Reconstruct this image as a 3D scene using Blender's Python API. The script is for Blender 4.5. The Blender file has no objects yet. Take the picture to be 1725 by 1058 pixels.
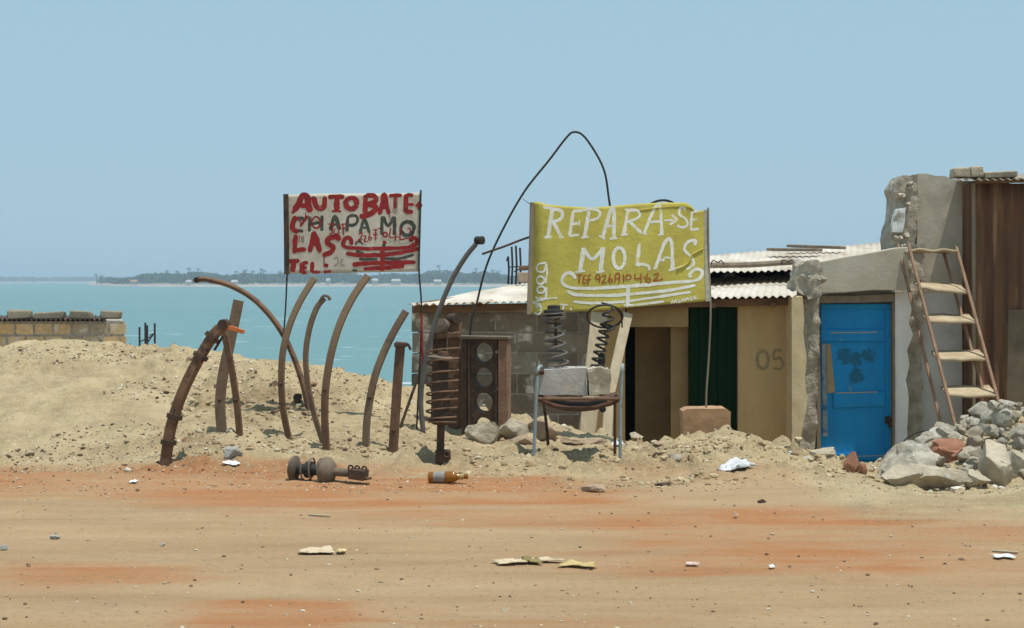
import bpy, bmesh, math, random
import numpy as np
from mathutils import Vector, Matrix, noise as mnoise

random.seed(7)
R = math.radians
C = bpy.context.scene.collection
SC = bpy.context.scene

# ------------------------------------------------------------------ camera, sky, sun
F, CX, HY, EYE = 2600.0, 862.5, 472.0, 1.2       # focal length / centre / horizon in photo pixels, eye height
cam = bpy.data.cameras.new('camera')
cam.sensor_width = 36.0
cam.lens = 36.0 * F / 1725.0
cam.shift_y = -(529.0 - HY) / 1725.0
cam.clip_start, cam.clip_end = 0.1, 30000
camo = bpy.data.objects.new('camera', cam); C.objects.link(camo)
camo.location = (0, 0, EYE); camo.rotation_euler = (R(90), 0, 0)
SC.camera = camo

SUN = Vector((0.22, -0.13, 0.97)).normalized()
w = bpy.data.worlds.new('World'); SC.world = w; w.use_nodes = True
nt = w.node_tree; nt.nodes.clear()
sky = nt.nodes.new('ShaderNodeTexSky'); sky.sky_type = 'NISHITA'; sky.sun_disc = False
sky.sun_elevation = math.asin(SUN.z); sky.sun_rotation = math.atan2(SUN.x, SUN.y)
sky.air_density = 1.0; sky.dust_density = 1.2; sky.ozone_density = 1.6; sky.altitude = 0
hs = nt.nodes.new('ShaderNodeMix'); hs.data_type = 'RGBA'; hs.blend_type = 'MIX'
hs.inputs['Factor'].default_value = 0.86
hs.inputs[7].default_value = (3.95, 6.0, 7.35, 1)
bg = nt.nodes.new('ShaderNodeBackground'); bg.inputs['Strength'].default_value = 0.1
out = nt.nodes.new('ShaderNodeOutputWorld')
nt.links.new(sky.outputs[0], hs.inputs[6]); nt.links.new(hs.outputs[2], bg.inputs[0]); nt.links.new(bg.outputs[0], out.inputs[0])

sl = bpy.data.lights.new('sun', 'SUN'); sl.energy = 4.4; sl.angle = R(0.7); sl.color = (1.0, 0.95, 0.87)
so = bpy.data.objects.new('sun', sl); C.objects.link(so)
so.rotation_euler = (-SUN).to_track_quat('-Z', 'Y').to_euler(); so.location = (5, -5, 20)
SC.view_settings.view_transform = 'Standard'; SC.view_settings.look = 'None'
SC.view_settings.exposure = 0.0; SC.view_settings.gamma = 1.0
SC.cycles.max_bounces = 8; SC.cycles.volume_bounces = 0

def P(px, py, Y):
    return Vector(((px - CX) / F * Y, Y, EYE - (py - HY) / F * Y))

# ------------------------------------------------------------------ numpy noise and terrain
def vnoise(x, y, seed=0):
    x = np.asarray(x, float); y = np.asarray(y, float)
    ix = np.floor(x).astype(np.int64); iy = np.floor(y).astype(np.int64)
    fx = x - ix; fy = y - iy
    fx = fx * fx * (3 - 2 * fx); fy = fy * fy * (3 - 2 * fy)
    def h(a, b):
        n = (a * 374761393 + b * 668265263 + seed * 974634777) & 0xffffffff
        n = ((n ^ (n >> 13)) * 1274126177) & 0xffffffff
        return ((n ^ (n >> 16)) & 0xffffff) / float(0xffffff)
    a = h(ix, iy); b = h(ix + 1, iy); c = h(ix, iy + 1); d = h(ix + 1, iy + 1)
    return (a * (1 - fx) + b * fx) * (1 - fy) + (c * (1 - fx) + d * fx) * fy

def fbm(x, y, seed=0, o=4):
    s = 0; a = 0.5
    for k in range(o):
        s = s + a * (vnoise(x * 2 ** k, y * 2 ** k, seed + k * 17) - 0.5); a *= 0.55
    return s

def sstep(a, b, x):
    t = np.clip((x - a) / (b - a), 0, 1); return t * t * (3 - 2 * t)

def zz(py, Y): return EYE - (py - HY) / F * Y
LEFT_BACK = [(15.2, .55), (17, .15), (22, -1.4), (32, -2.6), (45, -4.9), (62, -6)]
def hut_back(yc, zc): return [(yc, zc), (yc + .9, zc - .25), (yc + 2, -.8), (15, -1.2), (21, -1.25), (30, -2.5), (45, -4.9), (62, -6)]
def leftcol(crest, yc, toe=9.75):
    zc = zz(crest, yc); L = yc - toe
    return [(toe, 0.0), (toe + .25 * L, zc * .26), (toe + .5 * L, zc * .57), (toe + .75 * L, zc * .85), (yc, zc), (yc + .7, zc - .10), (yc + 1.6, zc - .45)] + [(y, min(z, zc - .7)) for y, z in LEFT_BACK if y > yc + 2]
COLS = [
    (-1500, leftcol(560, 14.2)), (-300, leftcol(575, 14)), (0, leftcol(574, 13.8)), (110, leftcol(565, 13.8)), (210, leftcol(576, 13.6)),
    (300, leftcol(582, 13.4)), (400, leftcol(592, 13.2)), (480, leftcol(605, 13)), (560, leftcol(622, 12.9)),
    (640, leftcol(640, 12.8)), (700, [(9.6, 0), (10.4, .06), (11.4, .15)] + hut_back(12.7, zz(655, 12.7))),
    (760, [(9.6, 0), (10.4, .05), (11.4, .1)] + hut_back(12.5, zz(678, 12.5))),
    (860, [(9.5, 0), (10.4, .045), (11.4, .07)] + hut_back(12.3, zz(692, 12.3))),
    (950, [(9.4, 0), (10.4, .03), (11.2, .03)] + hut_back(12, zz(715, 12))),
    (1050, [(9.0, 0), (10.2, .02), (11., .0)] + hut_back(11.8, zz(737, 11.8))),
    (1100, [(8.8, 0), (10., .025), (10.8, .02)] + hut_back(11.5, zz(745, 11.5))),
    (1150, [(8.6, 0), (9.5, .02), (10.4, .10)] + hut_back(11.3, zz(731, 11.3))),
    (1190, [(8.5, 0), (9.5, .05), (10.4, .11)] + hut_back(11.2, zz(725, 11.2))),
    (1240, [(8.4, 0), (9.5, .06), (10.4, .12)] + hut_back(11.2, zz(722, 11.2))),
    (1290, [(8.2, 0), (9.5, .05), (10.4, .075)] + hut_back(11.2, zz(740, 11.2))),
    (1340, [(8.0, 0), (9.3, .05), (10.3, .045), (11.2, zz(755, 11.2)), (12.3, -.25), (14, -.6), (16, -.85), (21, -1.2), (30, -2.5), (45, -4.9), (62, -6)]),
    (1400, [(7.8, 0), (9.2, .03), (10., .02), (11.0, zz(774, 11.0)), (12.3, -.33), (14, -.55), (16, -.8), (21, -1.2), (30, -2.5), (45, -4.9), (62, -6)]),
    (1450, [(7.7, 0), (9., .03), (9.8, .0), (10.4, zz(797, 10.4)), (12, -.35), (14, -.5), (16, -.8), (21, -1.2), (30, -2.5), (45, -4.9), (62, -6)]),
    (1500, [(7.6, 0), (8.8, .0), (9.4, -.055), (10.0, zz(812, 10.0)), (11.6, -.22), (13, -.3), (16, -.75), (21, -1.2), (30, -2.5), (45, -4.9), (62, -6)]),
    (1560, [(7.5, 0), (8.4, -.0), (9.0, -.04), (9.4, zz(832, 9.4)), (10.6, -.24), (12, -.1), (13.2, -.12), (15, -.6), (17, -.85), (21, -1.2), (30, -2.5), (45, -4.9), (62, -6)]),
    (1640, [(7.4, 0), (8.3, .0), (8.9, -.03), (9.2, zz(832, 9.2)), (10.4, -.2), (12, -.04), (13.3, .04), (15, -.4), (17, -.7), (21, -1.2), (30, -2.5), (45, -4.9), (62, -6)]),
    (1725, [(7.3, 0), (8.3, .02), (9., .0), (9.4, zz(816, 9.4)), (10.5, -.12), (11.8, .03), (13.2, .10), (15, -.3), (17, -.6), (21, -1.2), (30, -2.5), (45, -4.9), (62, -6)]),
    (1950, [(7.3, 0), (8.3, .06), (9.4, .06), (10.5, .0), (11.8, .08), (13.2, .14), (15, -.2), (17, -.4), (21, -1.2), (30, -2.5), (45, -4.9), (62, -6)]),
    (3200, [(7.3, 0), (8.3, .06), (9.4, .06), (13.2, .1), (17, -.3), (21, -1.2), (30, -2.5), (45, -4.9), (62, -6)]),
]
UG = np.arange(-1500, 3201, 10.0); YG = np.arange(4, 62.01, .05)
_tab = np.array([np.interp(YG, [4] + [k[0] for k in kn], [0] + [k[1] for k in kn]) for _, kn in COLS])
TAB = np.array([np.interp(UG, [c[0] for c in COLS], _tab[:, j]) for j in range(len(YG))]).T   # (u, Y)
def _box(a, n, ax):
    k = np.ones(n) / n
    pad = [(0, 0), (0, 0)]; pad[ax] = (n // 2, n // 2)
    return np.apply_along_axis(lambda v: np.convolve(v, k, 'valid'), ax, np.pad(a, pad, 'edge'))
TAB = _box(_box(TAB, 9, 1), 5, 0)

def terrain(x, Y):
    x = np.asarray(x, float); Y = np.asarray(Y, float)
    Yc = np.clip(Y, 4, 61.9)
    u = np.clip(CX + x / Yc * F, -1495, 3190)
    fu = (u + 1500) / 10; fy = (Yc - 4) / .05
    iu = np.clip(fu.astype(int), 0, len(UG) - 2); iy = np.clip(fy.astype(int), 0, len(YG) - 2)
    a = fu - iu; b = fy - iy
    z = (TAB[iu, iy] * (1 - a) + TAB[iu + 1, iy] * a) * (1 - b) + (TAB[iu, iy + 1] * (1 - a) + TAB[iu + 1, iy + 1] * a) * b
    bank = sstep(8.3, 10.3, Y)
    z = z + bank * (fbm(x * 1.3, Y * 1.3, 3) * .08 + fbm(x * 4.5, Y * 4.5, 9) * .07 + fbm(x * 14, Y * 14, 5, 3) * .045)
    cl = np.clip(fbm(x * 7, Y * 7, 31, 3) - .08, 0, 1) * sstep(-.12, .2, fbm(x * .9, Y * 1.1, 63, 3))
    z = z + bank * (cl * .42 - .014)
    z = z + (1 - bank) * (fbm(x * .7, Y * 3.5, 40, 4) * .035 + fbm(x * 4, Y * 9, 44, 3) * .010)
    return z

def gz(x, Y): return float(terrain(np.array([x]), np.array([Y]))[0])
def hit(px, py, y0=5.0, y1=40.0):
    ys = np.arange(y0, y1, .01)
    ray = EYE - (py - HY) / F * ys
    t = terrain((px - CX) / F * ys, ys)
    k = np.nonzero(ray <= t)[0]
    Y = ys[k[0]] if len(k) else 12.0
    return Vector(((px - CX) / F * Y, Y, EYE - (py - HY) / F * Y))

# ------------------------------------------------------------------ materials
def M(name, c1, c2=None, scale=6, rough=.85, bump=.25, bscale=35, metal=0, c3=None, s3=3, t3=.58, w3=.06,
      stretch=(1, 1, 1), attr=None, spec=.3, bdist=.01, detail=6, grad=None):
    m = bpy.data.materials.new(name); m.use_nodes = True
    n = m.node_tree.nodes; l = m.node_tree.links
    b = n['Principled BSDF']; b.inputs['Roughness'].default_value = rough; b.inputs['Metallic'].default_value = metal
    b.inputs['Specular IOR Level'].default_value = spec
    tc = n.new('ShaderNodeTexCoord'); mp = n.new('ShaderNodeMapping'); mp.inputs['Scale'].default_value = stretch
    l.new(tc.outputs['Object'], mp.inputs[0])
    def nz(sc, det=detail, rg=.6):
        t = n.new('ShaderNodeTexNoise'); t.inputs['Scale'].default_value = sc; t.inputs['Detail'].default_value = det
        t.inputs['Roughness'].default_value = rg; l.new(mp.outputs[0], t.inputs[0]); return t.outputs[0]
    def ramp(src, a, bb):
        r = n.new('ShaderNodeMapRange'); r.inputs[1].default_value = a; r.inputs[2].default_value = bb
        r.clamp = True; l.new(src, r.inputs[0]); return r.outputs[0]
    def mix(f, a, bb, mode='MIX'):
        x = n.new('ShaderNodeMix'); x.data_type = 'RGBA'; x.blend_type = mode
        if isinstance(f, float): x.inputs[0].default_value = f
        else: l.new(f, x.inputs[0])
        for i, v in ((6, a), (7, bb)):
            if isinstance(v, tuple): x.inputs[i].default_value = (*v, 1)
            else: l.new(v, x.inputs[i])
        return x.outputs[2]
    if c2 is None: c2 = tuple(v * .75 for v in c1)
    col = mix(ramp(nz(scale), .35, .65), c1, c2)
    if attr:
        a = n.new('ShaderNodeAttribute'); a.attribute_name = attr
        col = mix(1.0, col, a.outputs[0], 'MULTIPLY')
    if c3: col = mix(ramp(nz(s3), t3, t3 + w3), col, c3)
    l.new(col, b.inputs['Base Color'])
    if bump:
        bp = n.new('ShaderNodeBump'); bp.inputs['Strength'].default_value = bump; bp.inputs['Distance'].default_value = bdist
        l.new(nz(bscale, 8, .65), bp.inputs['Height']); l.new(bp.outputs[0], b.inputs['Normal'])
    if grad:
        sx = n.new('ShaderNodeSeparateXYZ'); l.new(tc.outputs['Object'], sx.inputs[0])
        ad = n.new('ShaderNodeMath'); ad.operation = 'MULTIPLY_ADD'; l.new(nz(5), ad.inputs[0]); ad.inputs[1].default_value = .5; l.new(sx.outputs[2], ad.inputs[2])
        l.new(mix(ramp(ad.outputs[0], grad[0] + .25, grad[1] + .25), col, grad[2]), b.inputs['Base Color'])
    return m

RUST = M('rusty_steel', (.115, .066, .04), (.21, .118, .066), 11, .85, .7, 70, c3=(.055, .038, .03), s3=9, t3=.55, w3=.12)
RUSTTAN = M('rust_to_bare_steel', (.115, .066, .04), (.19, .108, .06), 11, .85, .7, 70, c3=(.06, .04, .03), s3=9, t3=.57, w3=.12, grad=(.30, .85, (.25, .175, .11)))
RUSTD = M('dark_rusty_steel', (.045, .03, .022), (.10, .055, .032), 12, .75, .5, 60)
STEELTAN = M('weathered_steel', (.23, .16, .10), (.15, .10, .065), 7, .8, .4, 50, c3=(.11, .07, .045), s3=8, t3=.54, w3=.14)
STEELGREY = M('grey_steel', (.14, .13, .12), (.09, .08, .07), 7, .6, .3, 60, c3=(.12, .07, .04), s3=6, t3=.6)
BEIGESUNLIT = M('beige_baked_sunlight', (.60, .49, .30), (.52, .41, .24), 5, .9, .3, 30, c3=(.36, .32, .25), s3=5, t3=.64)  # wall beige lightened, sunlight on the end pier mixed into the colour
GREYWOOD = M('weathered_wood', (.28, .22, .155), (.19, .15, .11), 6, .9, .5, 30, stretch=(3, 3, .6))
BROWNWOOD = M('brown_wood', (.19, .12, .07), (.12, .075, .045), 6, .9, .5, 30, stretch=(.6, 3, 3))
PALEWOOD = M('pale_wood', (.50, .42, .29), (.40, .33, .22), 6, .9, .4, 30, stretch=(3, 3, .6))
BLACKIRON = M('black_iron', (.025, .024, .024), (.045, .036, .03), 14, .6, .2, 60)
RUBBER = M('black_rubber', (.02, .02, .02), (.04, .035, .03), 14, .7, .2, 60)
DUSTIRON = M('dusty_iron', (.20, .155, .11), (.11, .085, .062), 10, .8, .4, 50)
CONC = M('concrete', (.52, .45, .335), (.31, .255, .18), 5, .95, .9, 22, c3=(.46, .43, .37), s3=9, t3=.6, bdist=.025)
CONCBR = M('brown_concrete', (.30, .22, .15), (.38, .28, .19), 8, .95, .6, 30)
CONCG = M('grey_concrete', (.56, .515, .42), (.34, .30, .23), 5, .95, .9, 22, bdist=.025)
CONCD = M('dusty_block', (.27, .235, .165), (.20, .175, .12), 5, .95, .6, 20)
CONCW = M('pale_concrete', (.60, .555, .46), (.38, .335, .26), 5, .95, .9, 22, bdist=.025)
STONE = M('grey_stone', (.28, .27, .25), (.36, .34, .31), 7, .9, .4, 30)
REDBRICK = M('red_brick', (.25, .115, .068), (.35, .175, .105), 9, .95, .6, 40)
BLOCK = M('block', (.34, .305, .25), (.24, .215, .175), 9, .95, .6, 45, attr='tint', c3=(.60, .56, .48), s3=4.5, t3=.53, w3=.12, detail=10)
MORTAR = M('mortar', (.38, .35, .30), (.22, .20, .165), 9, .95, .6, 40, c3=(.48, .46, .41), s3=3, t3=.56)
BEIGE = M('beige_paint', (.49, .345, .16), (.42, .30, .14), 3, .9, .2, 40, c3=(.30, .215, .11), s3=2.2, t3=.57, w3=.2, stretch=(1.5, 1, .55))
PLASTER = M('cement_plaster', (.55, .495, .40), (.41, .36, .28), 2.2, .95, .4, 30)
WHITEWASH = M('whitewash', (.80, .80, .78), (.66, .67, .66), 4, .9, .3, 40, c3=(.33, .31, .27), s3=3, t3=.64)
ROUGHCONC = M('broken_concrete', (.50, .45, .36), (.31, .265, .20), 9, .98, 1.0, 26, c3=(.45, .41, .34), s3=12, t3=.6, bdist=.03)
ROOF = M('pale_roof_sheet', (.60, .55, .47), (.42, .36, .285), 1.8, .7, .2, 40, c3=(.30, .20, .125), s3=1.9, t3=.58, w3=.16, stretch=(1.8, .35, 1))
RUSTSHEET = M('rusty_sheet', (.19, .095, .05), (.10, .052, .032), 3, .9, .4, 40, stretch=(4, 4, .35), c3=(.26, .155, .085), s3=2.2, t3=.53, w3=.12)
GREENDOOR = M('green_door_paint', (.0016, .020, .004), (.001, .014, .003), 3, .8, .1, 30, spec=.1)
BLUEDOOR = M('blue_door_paint', (.006, .275, .63), (.008, .22, .53), 3, .7, .25, 40, c3=(.10, .30, .46), s3=6, t3=.66, w3=.06, stretch=(1.5, 1, .5))
YELLOW = M('yellow_paint', (.53, .455, .085), (.41, .345, .065), 3.5, .75, .5, 24, c3=(.34, .285, .07), s3=5, t3=.56, w3=.18)
SIGNWHITE = M('white_sign_paint', (.60, .55, .46), (.47, .42, .33), 7, .8, .3, 30, c3=(.30, .25, .18), s3=5, t3=.64, w3=.12)
WPAINT = M('white_lettering_paint', (.78, .77, .70), (.66, .65, .54), 22, .8, .3, 60, c3=(.60, .55, .22), s3=16, t3=.58, w3=.14)
RPAINT = M('red_lettering_paint', (.36, .022, .02), (.21, .016, .016), 22, .6, .3, 60, c3=(.42, .19, .15), s3=17, t3=.61, w3=.14)
OPAINT = M('orange_lettering_paint', (.36, .085, .02), None, 20, .7, 0)
KPAINT = M('black_lettering_paint', (.04, .05, .04), (.09, .095, .075), 20, .7, 0, c3=(.28, .26, .2), s3=17, t3=.60, w3=.14)
GPAINT = M('grey_number_paint', (.22, .17, .09), (.32, .24, .125), 20, .8, 0)
BLUEGREY = M('bluegrey_tube_paint', (.30, .36, .37), (.22, .26, .27), 14, .6, .2, 60, c3=(.16, .09, .05), s3=16, t3=.6)
PLASTICW = M('white_plastic', (.70, .70, .69), (.60, .60, .59), 10, .5, .2, 40)
PAPER = M('pale_paper', (.58, .48, .34), (.46, .36, .23), 14, .8, .3, 60)
OLIVE = M('olive_cloth', (.16, .13, .05), (.26, .20, .08), 14, .9, .4, 60)
ORANGE = M('orange_plastic', (.62, .20, .06), (.5, .13, .04), 12, .5, .1, 60)
LABEL = M('bottle_label', (.34, .30, .22), (.14, .15, .18), 30, .5, 0)
FOIL = M('gold_foil', (.50, .38, .16), None, 20, .35, 0, metal=.6)

GLASS = bpy.data.materials.new('amber_glass'); GLASS.use_nodes = True
b_ = GLASS.node_tree.nodes['Principled BSDF']
b_.inputs['Base Color'].default_value = (.40, .16, .012, 1); b_.inputs['Roughness'].default_value = .08
b_.inputs['Transmission Weight'].default_value = .55; b_.inputs['IOR'].default_value = 1.45

# ------------------------------------------------------------------ mesh builder
ORI = {}
def catmull(pts, n=8):
    pts = [Vector(p) for p in pts]
    if len(pts) < 3: return pts
    o = []; q = [pts[0] * 2 - pts[1]] + pts + [pts[-1] * 2 - pts[-2]]
    for i in range(1, len(q) - 2):
        a, b, c, d = q[i - 1:i + 3]
        for k in range(n):
            t = k / n
            o.append(.5 * (2 * b + (c - a) * t + (2 * a - 5 * b + 4 * c - d) * t * t + (3 * b - a - 3 * c + d) * t ** 3))
    o.append(pts[-1]); return o

class MB:
    def __init__(s): s.v = []; s.f = []; s.c = []
    def add(s, vs, fs, col=(1, 1, 1)):
        b = len(s.v); s.v += [tuple(v) for v in vs]; s.f += [[b + i for i in f] for f in fs]; s.c += [col] * len(vs); return s
    def sweep(s, pts, sec, ref=(0, 1, 0), twist=0.0, cap=True, scales=None):
        """sec: list of (a, b) in the frame side / normal"""
        pts = [Vector(p) for p in pts]; n = len(pts); k = len(sec); vs = []
        ref = Vector(ref)
        for i, p in enumerate(pts):
            T = (pts[min(i + 1, n - 1)] - pts[max(i - 1, 0)]).normalized()
            S = T.cross(ref)
            if S.length < 1e-4: S = T.cross(Vector((1, 0.1, 0)))
            S.normalize(); N = S.cross(T).normalized()
            sc = scales[i] if scales else 1
            ct, st = math.cos(twist), math.sin(twist)
            for a, b in sec:
                a2, b2 = (a * ct - b * st) * sc, (a * st + b * ct) * sc
                vs.append(p + S * a2 + N * b2)
        fs = [[i * k + j, i * k + (j + 1) % k, (i + 1) * k + (j + 1) % k, (i + 1) * k + j] for i in range(n - 1) for j in range(k)]
        if cap: fs += [list(range(k))[::-1], [(n - 1) * k + j for j in range(k)]]
        return s.add(vs, fs)
    def tube(s, pts, r, sides=8, ref=(0, 1, 0), scales=None, smooth=0):
        if smooth: pts = catmull(pts, smooth)
        return s.sweep(pts, [(r * math.cos(2 * math.pi * j / sides), r * math.sin(2 * math.pi * j / sides)) for j in range(sides)], ref, scales=scales)
    def bar(s, pts, wd, th, twist=0.0, ref=(0, 1, 0), smooth=8, ch=.18, scales=None):
        if smooth: pts = catmull(pts, smooth)
        a, b = wd / 2, th / 2; c = min(a, b) * ch * 2
        return s.sweep(pts, [(-a + c, -b), (a - c, -b), (a, -b + c), (a, b - c), (a - c, b), (-a + c, b), (-a, b - c), (-a, -b + c)], ref, twist, scales=scales)
    def box(s, c, size, rot=None, jit=0, col=(1, 1, 1)):
        c = Vector(c); vs = []
        for z in (-1, 1):
            for y in (-1, 1):
                for x in (-1, 1):
                    v = Vector((x * size[0] / 2, y * size[1] / 2, z * size[2] / 2))
                    if jit: v += Vector([random.uniform(-jit, jit) for _ in range(3)])
                    if rot: v = rot @ v
                    vs.append(c + v)
        return s.add(vs, [[0, 2, 3, 1], [4, 5, 7, 6], [0, 1, 5, 4], [2, 6, 7, 3], [0, 4, 6, 2], [1, 3, 7, 5]], col)
    def lathe(s, prof, p0, axis, sides=20, ref=(0, 0, 1)):
        ax = Vector(axis).normalized(); u = ax.cross(Vector(ref))
        if u.length < 1e-3: u = ax.cross(Vector((1, 0, 0)))
        u.normalize(); v = ax.cross(u); p0 = Vector(p0); vs = []
        for t, r in prof:
            for j in range(sides):
                a = 2 * math.pi * j / sides
                vs.append(p0 + ax * t + (u * math.cos(a) + v * math.sin(a)) * max(r, 1e-4))
        n = len(prof)
        fs = [[i * sides + j, i * sides + (j + 1) % sides, (i + 1) * sides + (j + 1) % sides, (i + 1) * sides + j] for i in range(n - 1) for j in range(sides)]
        fs += [list(range(sides))[::-1], [(n - 1) * sides + j for j in range(sides)]]
        return s.add(vs, fs)
    def helix(s, p0, p1, rad, turns, wire, sides=7, r2=None, tilt=0, per=18, ph=0, wob=0):
        p0, p1 = Vector(p0), Vector(p1); ax = (p1 - p0).normalized()
        u = ax.cross(Vector((0, 1, 0.01))).normalized(); v = ax.cross(u)
        pts = []
        n = int(turns * per)
        for i in range(n + 1):
            t = i / n; a = 2 * math.pi * turns * t + ph
            rr = rad if r2 is None else rad + (r2 - rad) * t
            tt = t ** 1.35 + wob * 6 * (mnoise.noise(Vector((t * 6, rad * 90, 2.))) * t * (1 - t) * 4) if wob else t
            pts.append(p0.lerp(p1, tt) + (u * math.cos(a) + v * math.sin(a)) * rr + (ax * math.sin(a) * wob))
        return s.tube(pts, wire, sides, ref=ax)
    def prism(s, poly, y0, y1, px=True, back=None):
        """poly in photo pixels at depth y0, extruded straight back to y1"""
        a = [P(x, y, y0) for x, y in poly] if px else [Vector((x, y0, z)) for x, z in poly]
        b = [Vector((p.x, y1, p.z)) for p in a]; n = len(a)
        return s.add(a + b, [list(range(n)), [n + i for i in range(n)][::-1]] + [[i, n + i, n + (i + 1) % n, (i + 1) % n] for i in range(n)])
    def rock(s, c, size, seed, sub=2, planes=7, rough=.06, rot=0.0, col=(1, 1, 1), flat=.62):
        rnd = random.Random(seed)
        bm = bmesh.new(); bmesh.ops.create_icosphere(bm, subdivisions=sub, radius=1)
        pl = []
        for k in range(planes):
            d = Vector((rnd.gauss(0, 1), rnd.gauss(0, 1), rnd.gauss(0, 1))).normalized(); pl.append((d, rnd.uniform(flat - .12, flat + .15)))
        ro = Matrix.Rotation(rot, 3, 'Z'); off = Vector((seed * 1.7, seed * .3, 0))
        for v in bm.verts:
            p = v.co.copy() * 1.12
            for d, t in pl:
                e = p.dot(d)
                if e > t: p -= d * (e - t)
            p += v.normal * 0
            p *= 1 + rough * 2 * mnoise.noise(p * 2.2 + off) + rough * mnoise.noise(p * 6 + off) + rough * .7 * mnoise.noise(p * 13 + off)
            v.co = ro @ Vector((p.x * size[0] / 1.5, p.y * size[1] / 1.5, p.z * size[2] / 1.5)) + Vector(c)
        bm.verts.index_update()
        s.add([v.co for v in bm.verts], [[v.index for v in f.verts] for f in bm.faces], col); bm.free(); return s
    def build(s, name, mat, parent=None, origin=None, smooth=30, bevel=0, solid=0):
        if parent is not None: o3 = ORI[parent.name]
        elif origin is not None: o3 = Vector(origin)
        else:
            a = np.array(s.v); o3 = Vector(((a[:, 0].min() + a[:, 0].max()) / 2, (a[:, 1].min() + a[:, 1].max()) / 2, a[:, 2].min()))
        me = bpy.data.meshes.new(name)
        me.from_pydata([(x - o3.x, y - o3.y, z - o3.z) for x, y, z in s.v], [], s.f)
        if any(c != (1, 1, 1) for c in s.c):
            at = me.color_attributes.new('tint', 'FLOAT_COLOR', 'POINT')
            at.data.foreach_set('color', np.array([(*c, 1) for c in s.c], dtype=np.float32).ravel())
        me.materials.append(mat)
        bm = bmesh.new(); bm.from_mesh(me); bmesh.ops.recalc_face_normals(bm, faces=bm.faces); bm.to_mesh(me); bm.free()
        if smooth:
            me.polygons.foreach_set('use_smooth', [True] * len(me.polygons)); me.set_sharp_from_angle(angle=R(smooth))
        o = bpy.data.objects.new(name, me); C.objects.link(o)
        ORI[o.name] = o3
        if parent is not None: o.parent = parent
        else: o.location = o3
        if solid:
            md = o.modifiers.new('solid', 'SOLIDIFY'); md.thickness = solid; md.offset = 0
        if bevel:
            md = o.modifiers.new('bevel', 'BEVEL'); md.width = bevel; md.segments = 2; md.limit_method = 'ANGLE'
        return o

def tag(o, label, cat, group=None):
    o['label'] = label; o['category'] = cat
    if group: o['group'] = group
    return o
def thing(name, label, cat, loc, group=None):
    o = bpy.data.objects.new(name, None); C.objects.link(o); o.location = loc; o.empty_display_size = .1
    ORI[o.name] = Vector(loc); return tag(o, label, cat, group)
def kind(o, k): o['kind'] = k; return o

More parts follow.
